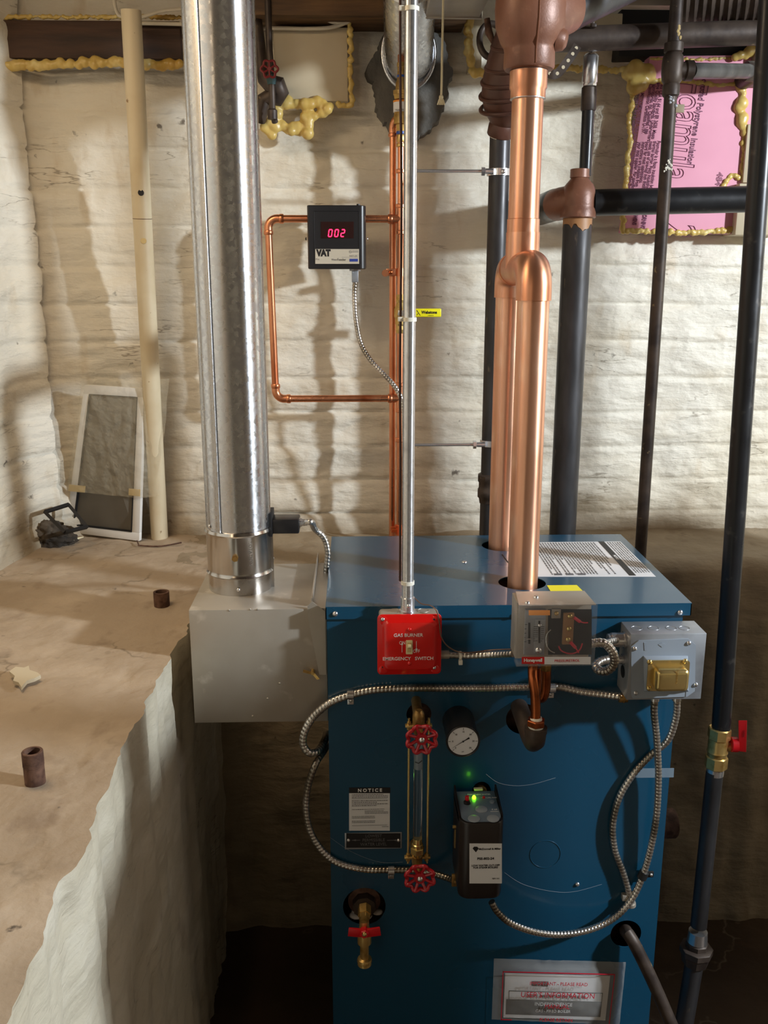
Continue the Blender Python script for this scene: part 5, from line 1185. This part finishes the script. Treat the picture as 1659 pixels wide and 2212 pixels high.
# mortar patch and thimble
c = P(888,170,2.28); b = MB(); r0, r1 = [], []
for i in range(120):
    a = 2*PI*i/120; k = 1 + .10*fbm((math.cos(a)*2.2, math.sin(a)*2.2, 1), 3) + .06*fbm((math.cos(a)*9, math.sin(a)*9, 2), 3)
    rx = .098 if math.sin(a) > 0 else .092; rz = .118 if math.sin(a) > 0 else .135*(1-.12*abs(math.cos(a)))
    r1.append(V((c.x+math.cos(a)*rx*k, 2.335, c.z+math.sin(a)*rz*k))); r0.append(V((c.x+math.cos(a)*rx*k*.95, 2.282, c.z+math.sin(a)*rz*k*.95)))
b.rings([r1, r0]); b.build('trim_10', mortar, kind='structure')
tc_ = P(883,108,2.25); th_ = thing('wall_thimble_pipe', tc_, 'galvanised flue pipe entering the dark mortar patch high on the wall', 'flue pipe')
dd_ = (P(888,-260,1.86)-tc_); dn2 = dd_.normalized()
MB().tube([tc_+V((0,.05,-.02)), tc_+V((0,.0,-.008)), tc_+dn2*.03, tc_+dd_], .0545, 48).build('pipe_section', galv, th_)
b = MB(); b.tube([V((tc_.x+math.cos(a)*.0585, 2.262+.0*math.sin(a), tc_.z-.004+math.sin(a)*.074)) for a in [2*PI*i/48 for i in range(48)]], .005, 12, closed=True); b.build('wall_collar', galv, th_)
b = MB(); b.lathe(tc_+dn2*.20, dn2, [(0,.0548),(.004,.0575),(.008,.0548)], 48); b.build('bead', galv, th_)
# pull cord
xs = P(957,0,1.9).x; cd_ = thing('pull_cord', P(952,222,1.9), 'thin cream pull cord with a small frayed end hanging from the ceiling', 'cord')
b = MB(); b.tube([V((xs,1.9,2.34)), P(957,20,1.9), P(955,110,1.9), P(954,180,1.9), P(953,210,1.9)], .0021, 8, step=.01); b.build('string', string, cd_)
b = MB(); e = P(953,207,1.9)
for k in range(5): b.tube([e, e+V(((k-2)*.0022,-.001,-.008)), e+V(((k-2)*.0034,0,-.016))], .0013, 6)
b.sphere(e+V((0,0,-.003)), .0045, 2, (1,1,1.2)); b.build('frayed_knot', string, cd_)
# ducts above
dk = MB(); zd = P(1100,22,2.06).z
dx0 = P(922,10,2.06).x; dx1 = P(1042,10,2.06).x
dk.box((dx0,1.55,P(980,26,2.06).z),(dx1,2.10,2.30), .002); dk.box((dx0-.004,2.095,P(980,26,2.06).z-.003),(dx1+.004,2.103,P(980,26,2.06).z+.012), .001)
dk.build('duct', galvbox, None, 'dull galvanised duct end under the ceiling left of the brown tee', 'duct')
dk = MB(); zz4 = P(1400,12,2.10).z; dk.box((P(1262,10,2.10).x,2.10,zz4),(2.2,2.13,zz4+.018), .001); dk.box((P(1262,10,2.10).x,2.02,zz4+.016),(2.2,2.13,zz4+.02), .001)
dk.build('duct_rail', galvbox, None, 'long thin galvanised rail along the ceiling at the upper right', 'rail')
b = MB(); c = P(1640,-70,1.98); b.lathe(c+V((-.12,.10,0)), (1,-.35,.0), [(i*.008, .088+.0016*math.cos(i*PI)) for i in range(70)], 40); b.build('flexible_duct', iron_old, None, 'ribbed flexible duct crossing the top right corner of the ceiling', 'duct')
# cables stapled along the top
def wire(pts, r, label, m=wirew, Y=2.255): return MB().tube([P(x,y,Y) for x, y in pts], r, 8, step=.01).build('white_cable', m, None, label, 'cable')
wire(((520,28),(600,30),(650,31),(690,37),(720,48),(745,50),(756,44)), .0042, 'upper white cable stapled above the boarded opening')
wire(((520,62),(600,61),(660,62),(710,60),(740,52),(757,42)), .0042, 'lower white cable looping above the boarded opening')
wire(((246,-10),(250,20),(262,36),(300,38),(350,24),(392,20),(430,22)), .0040, 'white cable hanging behind the top of the leaning cream pipe', Y=2.24)
wire(((290,50),(340,51),(400,52),(450,50)), .0040, 'short white cable lying across the dark timber behind the flue', Y=2.25)
# old riser with red valve
YO = 2.20; ox = P(586,150,YO).x; ov = thing('old_valve_pipe', (ox,YO,P(590,265,YO).z), 'old thin brown pipe with a small red handwheel near the flue', 'pipe')
MB().tube([V((ox-.004,YO,2.30)), V((ox-.003,YO,P(583,100,YO).z)), V((ox,YO,P(586,170,YO).z)), V((ox,YO,P(588,240,YO).z)), P(594,264,YO+.015)], .0072, 14).build('pipe_tube', iron_old, ov)
MB().lathe((ox,YO,P(588,258,YO).z), (0,0,1), [(0,.011),(.018,.011),(.022,.0075)], 14).build('coupling', iron_old, ov)
c = P(582,149,YO-.03); b = MB(); b.tube([c+V((math.cos(a)*.0165*(1+.12*math.cos(6*a)),0,math.sin(a)*.0165*(1+.12*math.cos(6*a)))) for a in [2*PI*i/60 for i in range(60)]], .0026, 8, closed=True)
for k in range(6): a = PI/6+k*PI/3; b.tube([c, c+V((math.cos(a)*.015,0,math.sin(a)*.015))], .0022, 6)
b.lathe(c+V((0,.003,0)), (0,-1,0), [(0,.005),(.006,.004)], 12); b.build('handwheel', mat('old_dark_red', L(118,30,34), .5), ov)
b = MB(); b.lathe(c, (0,1,0), [(0,.004),(.03,.005)], 10); b.lathe((ox,YO,P(586,183,YO).z), (0,0,1), [(0,.009),(.01,.011),(.02,.009)], 8); b.build('valve_body', mat('verdigris', L(62,88,92), .6, .3), ov)
b = MB(); b.tube([P(552,30,2.24), P(560,90,2.235), P(566,150,2.23), P(572,170,2.225), P(585,182,2.22), P(600,185,2.22), P(606,200,2.225), P(600,212,2.23), P(585,208,2.23), P(570,215,2.235), P(565,240,2.24), P(560,262,2.25)], [.012,.013,.014,.017,.02,.021,.019,.018,.018,.016,.015,.014], 16, step=None)
b.build('old_waste_pipe', iron_old, None, 'gnarled dark iron pipe beside the flue behind the small red handwheel', 'pipe')

# ------------------------------------------------------------------ pink foam board
YK2 = 2.262
fb = thing('foam_board', P(1500,505,YK2), 'pink rigid foam insulation board set in the wall at upper right', 'foam board')
pbs = [P(1346,502,YK2),P(1600,505,YK2),P(1680,505,YK2),P(1690,118,YK2),P(1404,122,YK2)]
MB().poly(pbs, V((0,.04,0))).build('board', pink, fb, flat=True)
ink = mat('purple_ink', L(112,50,84), .5); yb = YK2-.0012
DN = (P(1452,470,YK2)-P(1510,130,YK2)).normalized(); UP = V((-DN.z,0,DN.x)); UP = UP if UP.x > 0 else -UP
def ft_(s, x, y, size, **k): T(s, size, P(x,y,yb), DN, UP, ink, fb, align='LEFT', **k)
T('Foamula', .098, P(1497,172,yb), DN, UP, ink, fb, align='LEFT', outline=.0008, sx=.66)
T('2', .10, P(1470,482,yb), DN, UP, ink, fb, align='LEFT', outline=.0009, sx=.7)
ft_('Extruded Polystyrene Insulation', 1524, 160, .0205, bold=.0003, sx=.74)
rows = ('Meets CSA 91.44 and ER 3628, Meets','Same Quality Standards. Underwriters','Laboratories, Inc. Classified - see','Classification Certificate U-197.','','FLAME COMBUSTIBLE. This product','if exposed to fire of sufficient','intensity')
for i, s in enumerate(rows):
    if s: ft_(s, 1432-i*8.4, 172+i*3, .0115, sx=.72, bold=.0002)
rows = ('Foamular is a foam insulation board','thermal barrier. Foam insulating','needs use of one-half inch thick','board for most applications.','Instructions are available from','your local supplier. For specific','World Headquarters, One Corning','Parkway, Toledo, Ohio 43659')
for i, s in enumerate(rows): ft_(s, 1424-i*8.2, 304+i*.6, .0115, sx=.70, bold=.0002)
ft_('corning.com', 1371, 200, .0115, sx=.8); ft_('484', 1556, 372, .02, outline=.0004)
for i, s in enumerate(('CORNING','OWENS')): ft_(s, 1394-i*20, 458, .0135, bold=.0006, sx=.6)
def foamrun(pts, r, label, Y=2.262, dens=1.0, jit=.35, seed=0):
    rnd = random.Random(seed); pp_ = resample(catmull([P(x,y,Y) for x, y in pts]), max(.004, r*.55)/dens); b = MB()
    for p in pp_:
        k = rnd.uniform(1-jit, 1+jit*1.1); b.sphere(p+V((rnd.uniform(-1,1)*r*.45, rnd.uniform(-.3,.3)*r, rnd.uniform(-1,1)*r*.45)), r*k, 2, (1,.8,1))
    o = b.build('spray_foam', foam, None, label, 'foam bead', ang=180)
    m = o.modifiers.new('remesh', 'REMESH'); m.mode = 'VOXEL'; m.voxel_size = max(.0016, r*.2); m.use_smooth_shade = True
    s = o.modifiers.new('smooth', 'SMOOTH'); s.factor = .5; s.iterations = 6
    return o
foamrun(((-20,138),(60,141),(130,138),(190,136),(250,134),(330,138),(392,139)), .0095, 'long yellow foam bead under the dark timber at upper left', seed=1)
foamrun(((-20,40),(80,36),(150,37),(250,36),(330,37),(392,38)), .0045, 'thin yellow foam bead along the top of the dark timber', seed=2, Y=2.268)
foamrun(((756,48),(757,100),(757,150),(759,195),(762,222),(750,228),(730,226)), .0055, 'thin yellow foam bead down the right edge of the boarded opening', seed=3)
foamrun(((566,222),(590,218),(620,222),(655,222),(690,226),(718,230),(690,245),(665,250),(662,268),(670,285),(660,284),(640,276),(620,280),(604,262),(590,285),(575,282),(588,262),(600,245),(590,232),(570,236)), .0115, 'large lumpy ring of yellow foam beside the flue below the opening', seed=4, jit=.3)
foamrun(((1012,40),(1013,90),(1015,140),(1030,158),(1070,160)), .0085, 'yellow foam bead left of the ridged brown casting', seed=5)
foamrun(((1195,146),(1240,148),(1290,150),(1345,152),(1368,152)), .0065, 'yellow foam bead between the copper pipe and the pink board', seed=6)
foamrun(((1364,150),(1380,146),(1394,152),(1388,168),(1372,170),(1378,186),(1392,176)), .0190, 'big round yellow foam lump at upper left of the pink board', seed=7, jit=.2)
foamrun(((1364,195),(1366,220),(1358,255),(1362,300),(1356,345),(1352,400),(1348,450),(1345,498)), .0058, 'yellow foam bead down the left edge of the pink board', seed=8)
foamrun(((1345,498),(1390,500),(1450,502),(1500,503),(1545,500),(1580,496),(1596,488)), .0060, 'yellow foam bead along the bottom of the pink board', seed=9)
foamrun(((1406,176),(1450,174),(1500,178),(1550,184),(1598,180)), .0048, 'thin yellow foam bead across the top of the pink board', seed=10)
foamrun(((1405,127),(1460,128),(1520,128),(1588,126)), .0035, 'thinnest yellow foam bead along the very top of the pink board', seed=11)
foamrun(((1596,180),(1602,200),(1597,225),(1602,250),(1598,272),(1612,280),(1604,292)), .0115, 'thick yellow foam bead down the upper right of the pink board', seed=12)
foamrun(((1606,300),(1607,330),(1605,365),(1602,385),(1580,380),(1568,392),(1562,410)), .0068, 'yellow foam bead curling above the glossy black branch pipe', seed=13)
foamrun(((1585,128),(1605,118),(1625,108),(1645,102)), .0115, 'slanting yellow foam bead above the short wall elbow', seed=14, Y=2.25)

# ------------------------------------------------------------------ on the ledge
YA = 2.19
sf = thing('screen_frame', PZ(235,1160,ZL), 'white framed window screen in a clear plastic bag leaning on the wall', 'window screen')
bz = ZL+.003
fA, fB = PZ(146,1146,bz), PZ(306,1166,bz)          # bottom corners
fC, fD = P(316,838,2.255), P(188,830,2.262)
def q4(u, v): return fA*(1-u)*(1-v)+fB*u*(1-v)+fC*u*v+fD*(1-u)*v
nrm = (fB-fA).cross(fD-fA).normalized(); 
if nrm.y > 0: nrm = -nrm
def quadbar(u0, v0, u1, v1, th=.010): return [q4(u0,v0),q4(u1,v0),q4(u1,v1),q4(u0,v1)] + [q4(u0,v0)+nrm*th,q4(u1,v0)+nrm*th,q4(u1,v1)+nrm*th,q4(u0,v1)+nrm*th]
fr_ = MB()
for u0, v0, u1, v1 in ((0,0,1,.055),(0,.945,1,1),(0,.055,.10,.945),(.90,.055,1,.945)): fr_.hexa(quadbar(u0,v0,u1,v1), .0008)
fr_.build('frame', mat('white_frame', L(232,230,226), .4), sf)
off = nrm*.004
MB().poly([q4(.09,.05)+off,q4(.91,.05)+off,q4(.91,.95)+off,q4(.09,.95)+off], nrm*.0006).build('screen_mesh', mat('grey_screen', L(112,106,96), .5, 0, Alpha=.82), sf, flat=True)
b = MB()
for u0, v0, u1, v1 in ((.10,.055,.112,.945),(.888,.055,.90,.945),(.10,.055,.90,.062),(.10,.938,.90,.945)): b.hexa(quadbar(u0,v0,u1,v1,.0112))
b.build('gasket', blackm, sf)
bg = MB()
def bagp(u, v):
    U = -.10+1.30*u; Vv = .30+.76*v
    p = q4(U, Vv) + nrm*(.020+.005*fbm((U*6,Vv*7,3),3)); p.z = max(p.z, ZL+.01)
    k = max(0, U-1.0)/.2; p += nrm*(-.025*k) ; p.x += .03*k*(Vv-.3); k2 = max(0,-U)/.1; p += nrm*(-.02*k2)
    return p
bg.bm = hgrid(fr(0,1,.02), fr(0,1,.02), bagp)
bag = bg.build('plastic_bag', mat('bag_film', L(216,204,176), .10, 0, Alpha=.27, coat=1.0, bump=(26,1.0,.02)), None, 'clear crinkled plastic bag pulled over the upper window screen', 'plastic bag', ang=180)
for u0, v0, u1, v1 in ((.0,.30,.24,.345),(.86,.31,1.02,.355)):
    MB().hexa([p+nrm*.018 for p in quadbar(u0,v0,u1,v1,.0006)]).build('masking_tape', jute, sf)
# small black frame behind
b = MB(); fr2 = [P(97,1106,2.17),P(148,1090,2.235),P(188,1138,2.20),P(140,1150,2.13)]
for i in range(4):
    A, B_ = fr2[i], fr2[(i+1)%4]; A.z = max(A.z,ZL+.012); B_.z = max(B_.z,ZL+.012); b.tube([A,B_], .0055, 4)
b.build('small_plastic_surround', blackm, None, 'small black plastic frame lying behind the lower left of the screen', 'frame')
# rag
rg = MB(); t = bmesh.new(); bmesh.ops.create_icosphere(t, subdivisions=5, radius=1); c = PZ(112,1176,ZL)+V((0,.0,.022))
for v in t.verts:
    n = v.co.normalized(); k = 1+.35*fbm((n.x*2.2,n.y*2.2,n.z*2.2+4),4)+.12*fbm((n.x*7,n.y*7,n.z*7),3); v.co = c+V((n.x*.058*k,n.y*.034*k,n.z*.036*k)); v.co.z = max(v.co.z, ZL+.001+.004*noise.noise(v.co*30))
rg.merge(t); rg.build('crumpled_rag', rag, None, 'crumpled dark grey rag in the corner left of the window screen', 'rag', ang=180)
b = MB(); b.tube([PZ(300,1178,ZL+.006), PZ(296,1168,ZL+.006)], .0016, 6); b.tube([PZ(298,1178,ZL+.008), PZ(345,1180,ZL+.008), PZ(392,1172,ZL+.010)], .0018, 6, step=.01); b.build('rusty_wire', rust, None, 'thin bent rusty wire lying on the ledge by the cream pipe foot', 'wire')
b = MB(); b.tube([PZ(150,1170,ZL+.008), PZ(165,1164,ZL+.010), PZ(180,1160,ZL+.010)], [.0035,.003,.0015], 8); b.build('wood_splinter', string, None, 'pale wood splinter on the ledge beside the dark rag', 'splinter')
def stub(x, yb, yt_, w, label, thread):
    base = PZ(x,yb,ZL-.004); r = S(w,x,yb,base.y)/2; top_z = P(x,yt_,base.y).z; h = top_z-base.z
    o = thing('pipe_stub', base, label, 'pipe stub')
    pr_ = [(0,r),(h*(.55 if thread else 1),r)]
    if thread:
        n = 10
        for i in range(n): pr_ += [(h*(.58+.42*i/n), r*.97),(h*(.58+.42*(i+.5)/n), r*1.03)]
    pr_ += [(h,r*.97),(h,r*.74),(h*.6,r*.72)]
    MB().lathe(base, (0,0,1), pr_, 32, caps=False).build('pipe_wall', rust, o)
    MB().lathe(base+V((0,0,h*.6)), (0,0,1), [(0,r*.73),(.001,r*.73)], 24).build('dark_bore', blackm, o)
stub(77,1696,1622,44,'rusty threaded pipe stub rising from the ledge near lower left',True)
stub(350,1308,1278,34,'small rusty pipe stub in the ledge beside the flue box',False)
b = MB(); pts = [PZ(x,y,ZL+.010) for x, y in ((20,1450),(34,1440),(52,1442),(62,1438),(64,1447),(80,1452),(88,1458),(74,1465),(58,1470),(46,1484),(40,1474),(28,1470),(32,1460))]
b.poly(pts, V((0,0,-.006))); b.build('fallen_paint_flake', paintedwood, None, 'flat pale paint flake lying on the left ledge', 'paint flake', flat=True)
